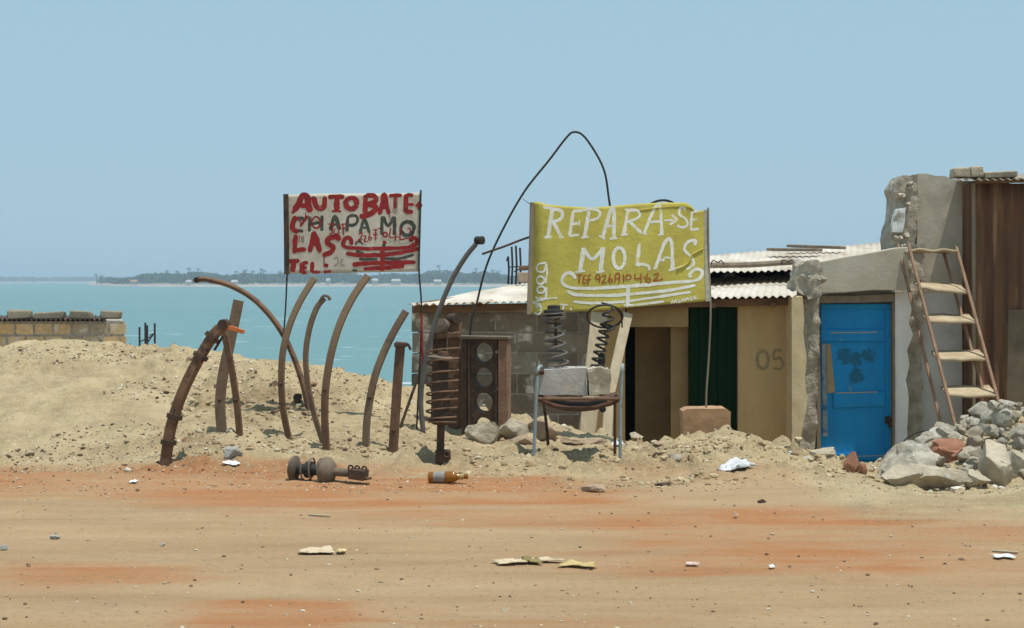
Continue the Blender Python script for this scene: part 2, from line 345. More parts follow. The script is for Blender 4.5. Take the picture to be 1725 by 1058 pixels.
# ------------------------------------------------------------------ ground
def make_ground():
    xd = np.arange(-5.3, 5.3001, .022); ex = 5.3 + np.cumsum(.04 * 1.12 ** np.arange(48))
    X = np.concatenate([-ex[::-1], xd, ex])
    yd = np.arange(4.6, 13.9, .022); yf = 13.9 + np.cumsum(.04 * 1.06 ** np.arange(75)); yf = yf[yf < 66]
    Yv = np.concatenate([np.linspace(-20, 4.4, 40), yd, yf])
    gx, gy = np.meshgrid(X, Yv)
    z = terrain(gx, gy)
    z = np.where(gy > 61.9, -6, z)
    u = CX + gx / np.maximum(gy, 3) * F; v = HY + (EYE - z) / np.maximum(gy, 3) * F
    red = np.zeros_like(z)
    for cx, cy, rx, ry, st in [(300, 808, 680, 44, .95), (650, 832, 500, 40, 1.1), (1000, 870, 420, 40, .5), (905, 815, 110, 18, .85), (450, 1042, 230, 34, 1.5), (620, 1030, 240, 14, .4),
                               (120, 968, 260, 36, .7), (1350, 944, 560, 32, 1.1), (1250, 895, 460, 50, .85), (1600, 900, 340, 30, .55), (1690, 960, 220, 26, .4),
                               (1085, 790, 120, 18, .45), (1255, 788, 90, 10, .45), (900, 1052, 300, 12, .45), (1330, 790, 60, 14, .4), (700, 862, 300, 18, .45)]:
        d = np.sqrt(((u - cx) / rx) ** 2 + ((v - cy) / ry) ** 2)
        d = d + fbm(gx * 1.1, gy * 3, 70, 5) * 1.4
        red = np.maximum(red, st * (1 - sstep(.35, 1.15, d)))
    red = red * np.clip(.9 + 1.5 * fbm(gx * 1.6, gy * 2.2, 79, 5), .15, 1.3)
    red = np.clip(red + fbm(gx * .8, gy * 3, 77, 4) * .35 * (gy < 9.6), 0, 1)
    bank = sstep(9.0, 10.2, gy + fbm(gx * 2, gy * 3, 90, 3) * .8 + np.where(u > 1300, .012 * np.clip(u - 1300, 0, 160), 0))
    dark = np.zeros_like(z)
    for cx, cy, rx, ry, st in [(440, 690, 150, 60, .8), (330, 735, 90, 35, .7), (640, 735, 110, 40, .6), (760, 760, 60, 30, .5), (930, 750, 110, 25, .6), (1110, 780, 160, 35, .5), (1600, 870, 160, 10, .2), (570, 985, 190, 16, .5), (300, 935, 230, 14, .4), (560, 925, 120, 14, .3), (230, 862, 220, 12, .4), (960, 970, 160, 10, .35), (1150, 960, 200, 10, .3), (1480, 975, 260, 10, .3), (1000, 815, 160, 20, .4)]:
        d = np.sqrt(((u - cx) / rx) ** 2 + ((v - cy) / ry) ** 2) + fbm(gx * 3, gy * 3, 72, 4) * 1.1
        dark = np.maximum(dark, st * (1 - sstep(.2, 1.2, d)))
    ny, nx = gx.shape
    me = bpy.data.meshes.new('ground')
    co = np.stack([gx, gy, z], -1).reshape(-1, 3).astype(np.float32)
    idx = np.arange(ny * nx).reshape(ny, nx)
    q = np.stack([idx[:-1, :-1], idx[:-1, 1:], idx[1:, 1:], idx[1:, :-1]], -1).reshape(-1, 4).astype(np.int32)
    me.vertices.add(len(co)); me.vertices.foreach_set('co', co.ravel())
    me.loops.add(q.size); me.loops.foreach_set('vertex_index', q.ravel())
    me.polygons.add(len(q)); me.polygons.foreach_set('loop_start', np.arange(0, q.size, 4, dtype=np.int32))
    me.update(calc_edges=True)
    me.polygons.foreach_set('use_smooth', np.ones(len(q), dtype=bool))
    at = me.color_attributes.new('soil', 'FLOAT_COLOR', 'POINT')
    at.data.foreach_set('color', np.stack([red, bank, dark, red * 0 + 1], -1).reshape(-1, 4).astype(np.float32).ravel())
    m = bpy.data.materials.new('sandy_soil'); m.use_nodes = True
    n = m.node_tree.nodes; l = m.node_tree.links; b = n['Principled BSDF']
    b.inputs['Roughness'].default_value = .97; b.inputs['Specular IOR Level'].default_value = .1
    a = n.new('ShaderNodeAttribute'); a.attribute_name = 'soil'
    sp = n.new('ShaderNodeSeparateColor'); l.new(a.outputs[0], sp.inputs[0])
    tc = n.new('ShaderNodeTexCoord')
    def nz(sc, det=6, st=(1, 1, 1), rg=.6):
        mp = n.new('ShaderNodeMapping'); mp.inputs['Scale'].default_value = st; l.new(tc.outputs['Object'], mp.inputs[0])
        t = n.new('ShaderNodeTexNoise'); t.inputs['Scale'].default_value = sc; t.inputs['Detail'].default_value = det; t.inputs['Roughness'].default_value = rg
        l.new(mp.outputs[0], t.inputs[0]); return t.outputs[0]
    def rg(src, lo, hi, o0=0., o1=1.):
        r = n.new('ShaderNodeMapRange'); l.new(src, r.inputs[0])
        for i, vv in enumerate((lo, hi, o0, o1)): r.inputs[i + 1].default_value = vv
        return r.outputs[0]
    def mix(f, x, y, mode='MIX'):
        k = n.new('ShaderNodeMix'); k.data_type = 'RGBA'; k.blend_type = mode
        if isinstance(f, float): k.inputs[0].default_value = f
        else: l.new(f, k.inputs[0])
        for i, vv in ((6, x), (7, y)):
            if isinstance(vv, tuple): k.inputs[i].default_value = (*vv, 1)
            else: l.new(vv, k.inputs[i])
        return k.outputs[2]
    road = mix(rg(nz(1.6, 8, (.5, 2, 1)), .35, .68), (.47, .325, .187), (.36, .24, .132))
    sand = mix(rg(nz(2.2, 8), .36, .66), (.64, .525, .315), (.46, .36, .205))
    col = mix(sp.outputs[1], road, sand)
    mth = n.new('ShaderNodeMath'); mth.operation = 'MULTIPLY'; mth.use_clamp = True
    l.new(sp.outputs[0], mth.inputs[0]); l.new(rg(nz(2.6, 10, (.5, 1.6, 1), .66), .25, .58, .30, 1.25), mth.inputs[1])
    col = mix(mth.outputs[0], col, (.42, .18, .072))
    bt = n.new('ShaderNodeMath'); bt.operation = 'MULTIPLY'; l.new(sp.outputs[1], bt.inputs[0]); l.new(rg(nz(3.4, 9, (1, 1, 1), .7), .47, .62, 0., .65), bt.inputs[1])
    col = mix(bt.outputs[0], col, (.34, .265, .155))
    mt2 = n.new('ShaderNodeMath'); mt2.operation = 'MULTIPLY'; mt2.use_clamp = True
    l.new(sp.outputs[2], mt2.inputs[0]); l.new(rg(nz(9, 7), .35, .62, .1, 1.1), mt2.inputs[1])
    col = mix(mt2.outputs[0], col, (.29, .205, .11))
    col = mix(rg(nz(30, 6), .58, .68, 0., .55), col, (.22, .15, .09))
    mt3 = n.new('ShaderNodeMath'); mt3.operation = 'MULTIPLY'; l.new(rg(sp.outputs[1], 0, 1, .06, 1), mt3.inputs[0]); l.new(rg(nz(44, 5), .58, .68, 0., .8), mt3.inputs[1])
    col = mix(mt3.outputs[0], col, (.74, .64, .45))
    col = mix(rg(nz(1.3, 6, (.35, 4, 1)), .42, .62, 0., .22), col, (.54, .41, .26))
    col = mix(rg(nz(140, 3), .3, .7, 0., .30), col, (.25, .17, .10))
    l.new(col, b.inputs['Base Color'])
    bp = n.new('ShaderNodeBump'); bp.inputs['Distance'].default_value = .032; l.new(rg(sp.outputs[1], 0, 1, .75, 1.0), bp.inputs['Strength'])
    ad = n.new('ShaderNodeMath'); ad.operation = 'MULTIPLY_ADD'; l.new(nz(70, 6, (1, 1, 1), .7), ad.inputs[0]); ad.inputs[1].default_value = .45; l.new(nz(20, 10, (1, 1, 1), .72), ad.inputs[2])
    l.new(ad.outputs[0], bp.inputs['Height']); l.new(bp.outputs[0], b.inputs['Normal'])
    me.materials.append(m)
    o = bpy.data.objects.new('ground', me); C.objects.link(o); kind(o, 'structure')
make_ground()

# ------------------------------------------------------------------ sea
WL = -4.3
def make_sea():
    mb = MB(); xs = [-16000, -3000, -600, -120, 0, 120, 600, 3000, 16000]; ys = [26, 60, 200, 700, 3000, 14000]
    for i in range(len(ys) - 1):
        for j in range(len(xs) - 1):
            mb.add([(xs[j], ys[i], WL), (xs[j + 1], ys[i], WL), (xs[j + 1], ys[i + 1], WL), (xs[j], ys[i + 1], WL)], [[0, 1, 2, 3]])
    m = bpy.data.materials.new('sea_water'); m.use_nodes = True
    n = m.node_tree.nodes; l = m.node_tree.links; b = n['Principled BSDF']
    b.inputs['Roughness'].default_value = .35; b.inputs['Specular IOR Level'].default_value = .35
    tc = n.new('ShaderNodeTexCoord'); mp = n.new('ShaderNodeMapping'); mp.inputs['Scale'].default_value = (.35, 1, 1); l.new(tc.outputs['Object'], mp.inputs[0])
    t = n.new('ShaderNodeTexNoise'); t.inputs['Scale'].default_value = .6; t.inputs['Detail'].default_value = 8; l.new(mp.outputs[0], t.inputs[0])
    t2 = n.new('ShaderNodeTexNoise'); t2.inputs['Scale'].default_value = .02; t2.inputs['Detail'].default_value = 5; l.new(mp.outputs[0], t2.inputs[0])
    cr = n.new('ShaderNodeMix'); cr.data_type = 'RGBA'; cr.inputs[6].default_value = (.085, .19, .19, 1); cr.inputs[7].default_value = (.105, .22, .22, 1)
    l.new(t2.outputs[0], cr.inputs[0])
    r = n.new('ShaderNodeMapRange'); r.inputs[1].default_value = .66; r.inputs[2].default_value = .71; l.new(t.outputs[0], r.inputs[0])
    mx = n.new('ShaderNodeMix'); mx.data_type = 'RGBA'; mx.inputs[7].default_value = (.6, .68, .68, 1)
    l.new(r.outputs[0], mx.inputs[0]); l.new(cr.outputs[2], mx.inputs[6]); l.new(mx.outputs[2], b.inputs['Base Color'])
    bp = n.new('ShaderNodeBump'); bp.inputs['Strength'].default_value = .6; bp.inputs['Distance'].default_value = .35
    l.new(t.outputs[0], bp.inputs['Height']); l.new(bp.outputs[0], b.inputs['Normal'])
    kind(mb.build('sea', m, origin=(0, 0, 0), smooth=0), 'structure')
make_sea()

# ------------------------------------------------------------------ far shore: land, wood, houses
def make_far():
    sandm = M('far_beach_sand', (.40, .36, .29), None, .05, .95, 0); 
    mb = MB()
    def strip(us, D, depth, rise):
        rows = [(0, -.6), (8, .3), (22, .9), (60, rise), (depth, rise + 2)]
        vs = []; nn = len(us)
        for d, h in rows:
            for u in us:
                dist = D(u) + d; vs.append(((u - CX) / F * dist, dist, WL + h))
        mb.add(vs, [[i * nn + j, i * nn + j + 1, (i + 1) * nn + j + 1, (i + 1) * nn + j] for i in range(len(rows) - 1) for j in range(nn - 1)])
    near = lambda u: 1290 + 380 * math.exp(-max(u - 150, 0) / 60) - 40 * math.sin(u / 130)
    far = lambda u: 3200 + 120 * math.sin(u / 90)
    strip([150 + 15 * i for i in range(200)], near, 260, 2.2)
    strip([-1800 + 40 * i for i in range(70)], far, 500, 2.2)
    kind(mb.build('far_shore', sandm, smooth=0, origin=(0, 0, 0)), 'structure')
    rnd = random.Random(5)
    mb = MB()
    def crown(x, y, z0, h, wd, nq, q):
        for k in range(nq):
            a = rnd.uniform(0, 6.28); t = rnd.random() ** .7; rr = wd * math.sqrt(rnd.random()) * (1 - .75 * abs(t - .35))
            c = Vector((x + math.cos(a) * rr, y + math.sin(a) * rr, z0 + h * (.12 + .88 * t)))
            n1 = Vector((rnd.gauss(0, 1), rnd.gauss(0, 1), rnd.gauss(0, 1))).normalized(); n2 = n1.orthogonal().normalized()
            s1, s2 = n1 * q * rnd.uniform(.6, 1.3), n2 * q * rnd.uniform(.6, 1.3)
            g = rnd.uniform(.6, 1.25)
            mb.add([c - s1, c + s2, c + s1, c - s2 * .9], [[0, 1, 2, 3]], (g, g, g * rnd.uniform(.8, 1.1)))
    def palm(x, y, z0, h):
        mb.tube([(x, y, z0), (x + rnd.uniform(-.6, .6), y, z0 + h * .6), (x + rnd.uniform(-1, 1), y, z0 + h)], .35, 4)
        top = Vector(mb.v[-1])
        for k in range(11):
            a = rnd.uniform(0, 6.28); e = rnd.uniform(-.5, .6); d = Vector((math.cos(a), math.sin(a), e)).normalized() * rnd.uniform(2.2, 3.6)
            sd = Vector((-math.sin(a), math.cos(a), 0)) * .5
            mb.add([top, top + d * .5 + sd + Vector((0, 0, .4)), top + d - Vector((0, 0, .9)), top + d * .5 - sd + Vector((0, 0, .4))], [[0, 1, 2, 3]])
    def hh(u): return 6.3 + 3.0 * sstep(150, 420, u) + 1.6 * math.sin(u / 37) + 1.1 * math.sin(u / 13 + 1)
    for k in range(1500):
        u = rnd.uniform(170, 1000) if k < 1150 else rnd.uniform(1000, 3100); d = near(u) + 40 + 170 * rnd.random()
        h = float(hh(u)) * rnd.uniform(.7, 1.12)
        crown((u - CX) / F * d, d, WL + 2, h, rnd.uniform(3, 6.5), 34, 1.15)
    for k in range(34):
        u = rnd.uniform(165, 1000); d = near(u) + 35 + 110 * rnd.random(); palm((u - CX) / F * d, d, WL + 2, float(hh(u)) * rnd.uniform(1.05, 1.4))
    for u, h in [(163, 10), (170, 9), (412, 13), (400, 12), (440, 14), (443, 13), (470, 12), (838, 12)]:
        d = near(max(u, 180)) + 60; palm((u - CX) / F * d, d, WL + 1, h)
    for k in range(800):
        u = rnd.uniform(-1700, 420); d = far(u) + 80 + 250 * rnd.random()
        crown((u - CX) / F * d, d, WL + 1, rnd.uniform(6, 12), rnd.uniform(12, 28), 46, 2.6)
    lm = M('far_foliage', (.030, .055, .026), (.048, .07, .03), .2, .9, 0, attr='tint')
    kind(mb.build('far_trees', lm, smooth=0, origin=(0, 0, 0)), 'stuff')
    hw = M('far_house_wall', (.50, .47, .43), None, .5, .9, 0); hr = M('far_house_roof', (.45, .43, .40), None, .5, .8, 0); hr2 = M('far_tiled_roof', (.40, .20, .13), None, .5, .8, 0)
    H = [(226, 7, 3.2, 'long low white house far across the water, above the short rebar stubs', hr2), (318, 5, 3, 'white house among far trees just left of the long curved spring eye', hr),
         (395, 6, 3, 'small pale house on the far beach left of the red lettered sign', hr), (553, 4, 4.5, 'narrow white house far behind the gap between two curved springs', hr),
         (632, 6, 4.5, 'white gabled house far behind, just right of the tallest curved spring', hr), (667, 10, 4, 'wide white house far behind under the right end of the red sign', hr),
         (737, 8, 3.4, 'pale house on the far shore just right of the red sign pole', hr)]
    for u, wd, h, lab, rm in H:
        d = near(u) + 26; x = (u - CX) / F * d; z = WL + 1.6
        wd, h = wd * .75, h * .8; t = thing('far_house', lab, 'house', (x, d, z), 'houses on the far shore')
        MB().box((x, d, z + h / 2), (wd, 6, h)).build('wall', hw, t, smooth=0)
        MB().add([(x - wd / 2 - .5, d - 3.5, z + h), (x + wd / 2 + .5, d - 3.5, z + h), (x + wd / 2 + .5, d + 3.5, z + h), (x - wd / 2 - .5, d + 3.5, z + h), (x - wd / 2, d, z + h + 1.8), (x + wd / 2, d, z + h + 1.8)],
                 [[0, 1, 5, 4], [2, 3, 4, 5], [0, 4, 3], [1, 2, 5], [0, 3, 2, 1]]).build('roof', rm, t, smooth=0)
make_far()

# ------------------------------------------------------------------ building helpers
def block_courses(mb, x0, x1, y0, y1, ztop, zbot, bl=.40, bh=.19, j=.014, seed=1, tones=((1, 1, 1),), tooth=0.0):
    rnd = random.Random(seed); z = ztop; row = 0
    while z > zbot:
        off = -(bl / 2 if row % 2 else 0) ; x = x0 + off
        while x < x1 - .02:
            a = max(x, x0) + (0.0); b = min(x + bl, x1)
            if b - a > .05:
                t = rnd.choice(tones); g = rnd.uniform(.82, 1.12); dy = rnd.uniform(0, .006)
                ex = rnd.uniform(0, tooth) if abs(a - x0) < 1e-6 else 0
                mb.box(((a - ex + b) / 2, (y0 - dy + y1) / 2, z - bh / 2), (b - a + ex, y1 - y0 + dy, bh), jit=.003, col=(t[0] * g, t[1] * g, t[2] * g))
            x += bl + j
        z -= bh + j; row += 1

def corrugated(mb, fl, fr, bl, br, period=.076, amp=.010, nrow=6, sub=8, th=.003, along_x=True, wob=.0, seed=0):
    """sheet between four corners, waves run from front edge to back edge"""
    fl, fr, bl, br = map(Vector, (fl, fr, bl, br)); L = (fr - fl).length
    nc = int(L / period * sub); rnd = random.Random(seed)
    nrm = (fr - fl).cross(bl - fl).normalized()
    if nrm.z < 0: nrm = -nrm
    top = []
    for i in range(nrow + 1):
        t = i / nrow
        for j in range(nc + 1):
            s = j / nc
            p = fl.lerp(fr, s).lerp(bl.lerp(br, s), t)
            h = amp * (1.5 if i == 0 else .7) * math.sin(2 * math.pi * s * L / period) + wob * mnoise.noise(Vector((s * L * 1.3, t * 3, seed)))
            if i == 0: p = p + (bl - fl).normalized() * (.012 * mnoise.noise(Vector((s * L * 9, 0, seed))) + .03 * (int(s * L / .76) % 2))
            top.append(p + nrm * h)
    n1 = len(top); w_ = nc + 1
    f = [[i * w_ + j, i * w_ + j + 1, (i + 1) * w_ + j + 1, (i + 1) * w_ + j] for i in range(nrow) for j in range(nc)]
    mb.add(top, f)
    return mb

def rough_prism(poly, y0, y1, step=.025, amp=.02, seed=0, freq=9):
    """front face of a broken wall piece: polygon extruded, subdivided, displaced"""
    bm = bmesh.new()
    vs = [bm.verts.new(P(x, y, y0)) for x, y in poly]
    f = bm.faces.new(vs)
    r = bmesh.ops.extrude_face_region(bm, geom=[f]); vv = [e for e in r['geom'] if isinstance(e, bmesh.types.BMVert)]
    for v in vv: v.co.y = y1
    bmesh.ops.recalc_face_normals(bm, faces=bm.faces)
    bmesh.ops.triangulate(bm, faces=bm.faces)
    for it in range(8):
        es = [e for e in bm.edges if e.calc_length() > step * 2]
        if not es: break
        bmesh.ops.subdivide_edges(bm, edges=es, cuts=1, use_grid_fill=False)
        bmesh.ops.triangulate(bm, faces=[f for f in bm.faces if len(f.verts) > 3])
    bm.normal_update(); off = Vector((seed * 3.1, seed, 0))
    for v in bm.verts:
        d = mnoise.noise(v.co * freq + off) + .7 * mnoise.noise(v.co * freq * 2.7 + off) + .4 * mnoise.noise(v.co * freq * 6 + off)
        v.co += v.normal * d * amp + Vector((mnoise.noise(v.co * 14 + off), 0, mnoise.noise(v.co * 15 - off))) * amp * .35
    bm.verts.index_update()
    mb = MB(); mb.add([v.co for v in bm.verts], [[v.index for v in f.verts] for f in bm.faces]); bm.free(); return mb

# ------------------------------------------------------------------ stroke lettering
class Strokes:
    def __init__(s, S, seed=3): s.S = S; s.mb = MB(); s.k = 0; s.rnd = random.Random(seed)
    def line(s, pts, wd, sm=6, taper=.0):
        """pts photo pixels; wd photo pixels"""
        p = catmull([Vector((x, y, 0)) for x, y in pts], sm) if len(pts) > 2 and sm else [Vector((x, y, 0)) for x, y in pts]
        q = [p[0]]
        for a, b in zip(p[:-1], p[1:]):
            n = max(1, int((b - a).length / 1.6))
            for i in range(1, n + 1): q.append(a.lerp(b, i / n))
        s.k += 1; off = .0016 + s.k * .00003; n = len(q); L = []; Rr = []; ph = s.rnd.uniform(0, 50)
        for i, c in enumerate(q):
            T = (q[min(i + 1, n - 1)] - q[max(i - 1, 0)])
            if T.length < 1e-6: T = Vector((1, 0, 0))
            T.normalize(); N = Vector((-T.y, T.x, 0))
            e = min(i, n - 1 - i); cap = math.sqrt(max(0, 1 - (1 - min(1, (e * 1.6 + .4) / (wd / 2))) ** 2))
            h = wd / 2 * cap * (1 + .22 * mnoise.noise(Vector((i * .06, ph + 30, 0))))
            L.append(c + N * h * (1 + .3 * mnoise.noise(Vector((i * .22, ph, 0))))); Rr.append(c - N * h * (1 + .3 * mnoise.noise(Vector((i * .22, ph + 9, 0)))))
        vs = [s.S(v.x, v.y, off) for v in L] + [s.S(v.x, v.y, off) for v in Rr]
        s.mb.add(vs, [[i, i + 1, n + i + 1, n + i] for i in range(n - 1)])
    def circ(s, cx, cy, rx, ry, wd, a0=0.3, a1=6.6):
        s.line([(cx + rx * math.cos(a0 + (a1 - a0) * i / 12), cy + ry * math.sin(a0 + (a1 - a0) * i / 12)) for i in range(13)], wd)

# ------------------------------------------------------------------ far block building on the left
def left_building():
    Y = 35.0; x1 = P(210, 0, Y).x; x0 = P(-130, 0, Y).x; ztop = zz(541, Y)
    t = thing('block_building', 'low tan block building with corrugated roof beyond the left sand mound', 'building', (x0, Y, -3.2))
    tan = ((2.0, 1.6, .98), (1.8, 1.4, .85), (2.1, 1.7, 1.05), (1.3, 1.2, 1.0), (1.6, 1.4, 1.0))
    mb = MB(); block_courses(mb, x0, x1, Y, Y + .15, ztop - .06, -3.2, .37, .235, .055, 4, tan); mb.build('block_wall', BLOCK, t, smooth=0)
    k_ = 38 / 35; za, zb_ = ztop - .005, -3.2
    MB().add([(x0 + .01, Y + .006, zb_), (x1 - .01, Y + .006, zb_), (x1 * k_ - .12, Y + 3, zb_), (x0 * k_, Y + 3, zb_), (x0 + .01, Y + .006, za), (x1 - .01, Y + .006, za), (x1 * k_ - .12, Y + 3, za), (x0 * k_, Y + 3, za)],
             [[0, 1, 5, 4], [1, 2, 6, 5], [2, 3, 7, 6], [3, 0, 4, 7], [4, 5, 6, 7]]).build('mortar', MORTAR, t, smooth=0)
    mb = MB(); corrugated(mb, (x0 - .1, Y - .15, ztop + .035), (x1 - .35, Y - .15, ztop + .035), (x0 * k_ - .1, Y + 3.1, ztop + .05), (x1 * k_ - .5, Y + 3.1, ztop + .05), .11, .025, 4, 6)
    mb.build('roof', RUSTD, t, solid=.006)
    labs = ['concrete block weighing down the far left roof, nearest the frame edge', 'longer concrete block on the far left roof, second from the frame edge',
            'squat concrete block on the far left roof beside a gap', 'concrete block at the right end of the far left roof']
    for (a, b, h), lab in zip([(12, 52, 13), (56, 108, 11), (118, 153, 11), (168, 203, 11)], labs):
        pa = P(a, 0, Y + .1); pb = P(b, 0, Y + .1)
        mb = MB(); mb.box(((pa.x + pb.x) / 2, Y + .2, ztop + .06 + h * Y / F / 2), ((pb.x - pa.x) * .96, .3, h * Y / F * 1.1), jit=.03)
        tag(mb.build('concrete_block', CONCD, bevel=.03), lab, 'block', 'concrete blocks holding down the far left roof')
left_building()

def starter_bars(bars, Y, zb, label, ties, grp='starter bars standing out of columns'):
    x = P(bars[0][0], 0, Y).x
    t = thing('starter_bars', label, 'rebar', (x, Y, zb), grp)
    for i, (px, py) in enumerate(bars):
        yy = Y + (.18 if i % 2 else 0)
        a = P(px, py, Y); MB().tube([(a.x, yy, zb), (a.x + .01, yy, (zb + a.z) / 2), (a.x, yy, a.z)], .012 * Y / 18, 6).build('bar', BLACKIRON, t)
    for a, b in ties:
        MB().tube([P(*a, Y), P(*b, Y)], .008 * Y / 18, 5).build('tie_wire', BLACKIRON, t)
starter_bars([(235, 551), (241, 544), (248, 548), (257, 545)], 30.0, -2.6, 'four dark steel rebar stubs standing beyond the left sand mound', [((235, 576), (257, 566)), ((248, 578), (259, 562)), ((252, 565), (261, 562))])

# ------------------------------------------------------------------ block hut in the middle
HY0 = 15.5
def make_hut():
    xL = P(697, 0, HY0).x; z_base = -1.25
    t = thing('block_hut', 'low hut of grey blocks and beige painted walls under pale corrugated roof', 'hut', (1.0, HY0, z_base))
    def X(px, Y=HY0): return P(px, 0, Y).x
    def Z(py, Y=HY0): return zz(py, Y)
    # grey block wall
    mb = MB(); block_courses(mb, xL, X(992), HY0, HY0 + .15, Z(527), z_base, .398, .189, .017, 11, ((.8, .78, .74), (.66, .62, .56), (.92, .88, .8), (.56, .52, .46)), tooth=.03)
    mb.build('block_wall', BLOCK, t, smooth=0, bevel=.004)
    mb = MB(); mb.prism([(X(704), Z(520)), (X(991), Z(520)), (X(991), z_base), (X(704), z_base)], HY0 + .004, HY0 + .14, px=False)
    mb.build('mortar', MORTAR, t)
    # beige walls
    mb = MB(); D = .14
    def wall(px0, px1, py0, zb=z_base, Y=HY0, d=D, zt=None):
        mb.box(((X(px0) + X(px1)) / 2, Y + d / 2, ((Z(py0) if zt is None else zt) + zb) / 2), (X(px1) - X(px0), d, (Z(py0) if zt is None else zt) - zb))
    wall(992.3, 1053, 516); wall(1160.5, 1243.5, 508, Z(517)); wall(1243.5, 1326, 505)
    mb.build('beige_wall', BEIGE, t, smooth=0)
    # projecting end pier
    pz = Z(500, 15.18)
    rough_prism([(1334, 501), (1352, 499), (1355, 540), (1353, 560), (1359, 600), (1356, 640), (1360, 680), (1354, 710), (1349, 740), (1347, 790), (1334, 790)], 15.18, 15.62, .04, .004, 4).build('end_pier', BEIGESUNLIT, t)
    # recess behind the doorway
    mb = MB(); mb.box((X(1131), HY0 + .8, -.2), (X(1182) - X(1080), .1, 2.05)); mb.build('recess_wall', M('beige_baked_recess_shade', (.36, .26, .125), (.27, .195, .095), 3, .95, .2, 40), t, smooth=0)  # wall beige darkened, the recess shade is part of the colour
    mb = MB(); wall(1056.5, 1160, 513, Z(551), HY0 + .03, .1); wall(1134, 1163, 551.2, z_base, HY0 + .22, .1); mb.build('doorway_header', M('beige_baked_header_shade', (.35, .25, .12), (.28, .20, .095), 3, .95, .2, 40), t, smooth=0)  # header and set-back pier: beige darkened to carry the doorway shade
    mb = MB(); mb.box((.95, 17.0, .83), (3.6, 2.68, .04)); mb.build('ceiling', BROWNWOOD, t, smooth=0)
    mb = MB(); mb.box((1.3, 18.35, -.2), (3.2, .12, 2.0)); mb.box((X(1045), HY0 + 1.5, -.2), (.06, 2.6, 2.0)); mb.box((2.85, HY0 + 1.6, -.2), (.06, 2.8, 2.0)); mb.build('rear_wall', RUBBER, t, smooth=0)  # inner walls coloured black so the doorway void reads as unlit
    # door
    mb = MB(); xa, xb = X(1162), X(1242); n = 5
    for i in range(n):
        a = xa + (xb - xa) * i / n; b = xa + (xb - xa) * (i + 1) / n
        mb.box(((a + b) / 2, HY0 + .075, (Z(518) + z_base) / 2), (b - a - .006, .03, Z(518) - z_base))
    mb.box(((xa + xb) / 2, HY0 + .1, (Z(518) + z_base) / 2), (xb - xa - .01, .02, Z(518) - z_base - .01))
    d = mb.build('door', GREENDOOR, t, smooth=0, bevel=.003); d['label'] = 'dark green boarded door'
    # number 05
    S = Strokes(lambda x, y, o: P(x - 4, y, HY0 - o - .001)); S.circ(1289, 606, 9.5, 15, 5.5)
    S.line([(1321, 590), (1309, 591), (1308, 604), (1318, 603), (1323, 612), (1318, 622), (1307, 620)], 4.5)
    S.mb.build('painted_number', GPAINT, t, smooth=0)
    # roof and fascia
    FL, FR = P(688, 513, 15.2), P(1342, 499, 15.2); BL, BR = P(878, 478, 19.6), P(1342, 463, 18.6)
    mb = MB(); corrugated(mb, FL, FR, BL, BR, .076, .008, 10, 8, wob=.02, seed=2); mb.build('roof', ROOF, t, smooth=60, solid=.003)
    mb = MB(); a, b = P(694, 521, 15.42), P(1331, 508, 15.42)
    mb.bar([a, a.lerp(b, .3), a.lerp(b, .7), b], .075, .05, smooth=4); mb.build('fascia_board', BROWNWOOD, t)
    mb = MB()
    for px in (705, 800, 900, 1000, 1100, 1200, 1300):
        p = P(px, 514, 15.4); s = (px - 694) / 640
        mb.bar([p + Vector((0, -.1, 0)), BL.lerp(BR, max(0, (s - .2) / .8)) + Vector((0, 0, -.06))], .05, .05, smooth=0, ref=(0, 0, 1))
    mb.build('rafter', BROWNWOOD, t)
make_hut()

# loose things on the hut roof
starter_bars([(856, 432), (862, 415), (869, 414), (876, 417)], 19.2, zz(479, 19.2), 'thin dark rebar stubs rising behind the hut roof left of the yellow sign', [((856, 450), (880, 449)), ((853, 440), (856, 432)), ((866, 458), (878, 452))])
def roof_things():
    Y = 19.0
    mb = MB(); a, b = P(872, 470, Y), P(905, 470, Y); mb.box(((a.x + b.x) / 2, Y, (a.z + .02)), (b.x - a.x, .2, .13), jit=.008)
    tag(mb.build('concrete_block', CONCBR, bevel=.01), 'brown block lying on the hut roof at the left edge of the yellow sign', 'block')
    mb = MB(); a, b = P(874, 452, Y), P(930, 449, Y); mb.bar([a, b], .06, .06, smooth=0)
    tag(mb.build('wooden_batten', BROWNWOOD), 'short brown batten above a block, poking out left of the yellow sign', 'batten')
    mb = MB(); mb.tube([P(1150, 449, 16.9), P(1196, 447, 16.9), P(1262, 446, 16.9), P(1338, 441, 16.9)], .032, 8, smooth=4)
    tag(mb.build('timber_pole', GREYWOOD), 'long weathered pole lying across the lower roof right of the yellow sign', 'pole')
    for (a, b, c), lab in zip([((1297, 423), (1380, 424), 19.2), ((1330, 417), (1420, 420), 19.6)], ['grey plank on the upper roof, its left end sticking out furthest', 'grey plank on the upper roof behind another, running right to the parapet']):
        mb = MB(); mb.bar([P(*a, c) + Vector((0, 0, .02)), P(*b, c - .5) + Vector((0, 0, .02))], .035, .16, smooth=0)
        tag(mb.build('plank', GREYWOOD, bevel=.004), lab, 'plank', 'planks on the upper roof')
    mb = MB(); mb.rock(P(1343, 442, 16.75), (.07, .07, .05), 4); tag(mb.build('stone', STONE), 'small stone on the roof beside the pole end at the broken pillar', 'stone')
    for (px, py), lab in zip([(1208, 441), (1326, 440)], ['bent wire loop over the roof pole beside the yellow sign', 'bent wire loop over the roof pole beside the broken pillar']):
        mb = MB(); Yv = 16.82; mb.tube([P(px - 10, py + 5, Yv), P(px - 7, py - 2, Yv), P(px + 2, py + 1, Yv), P(px + 7, py - 2, Yv), P(px + 12, py + 5, Yv)], .007, 5, smooth=4)
        tag(mb.build('wire_loop', BLACKIRON), lab, 'wire', 'wire loops on the roof pole')
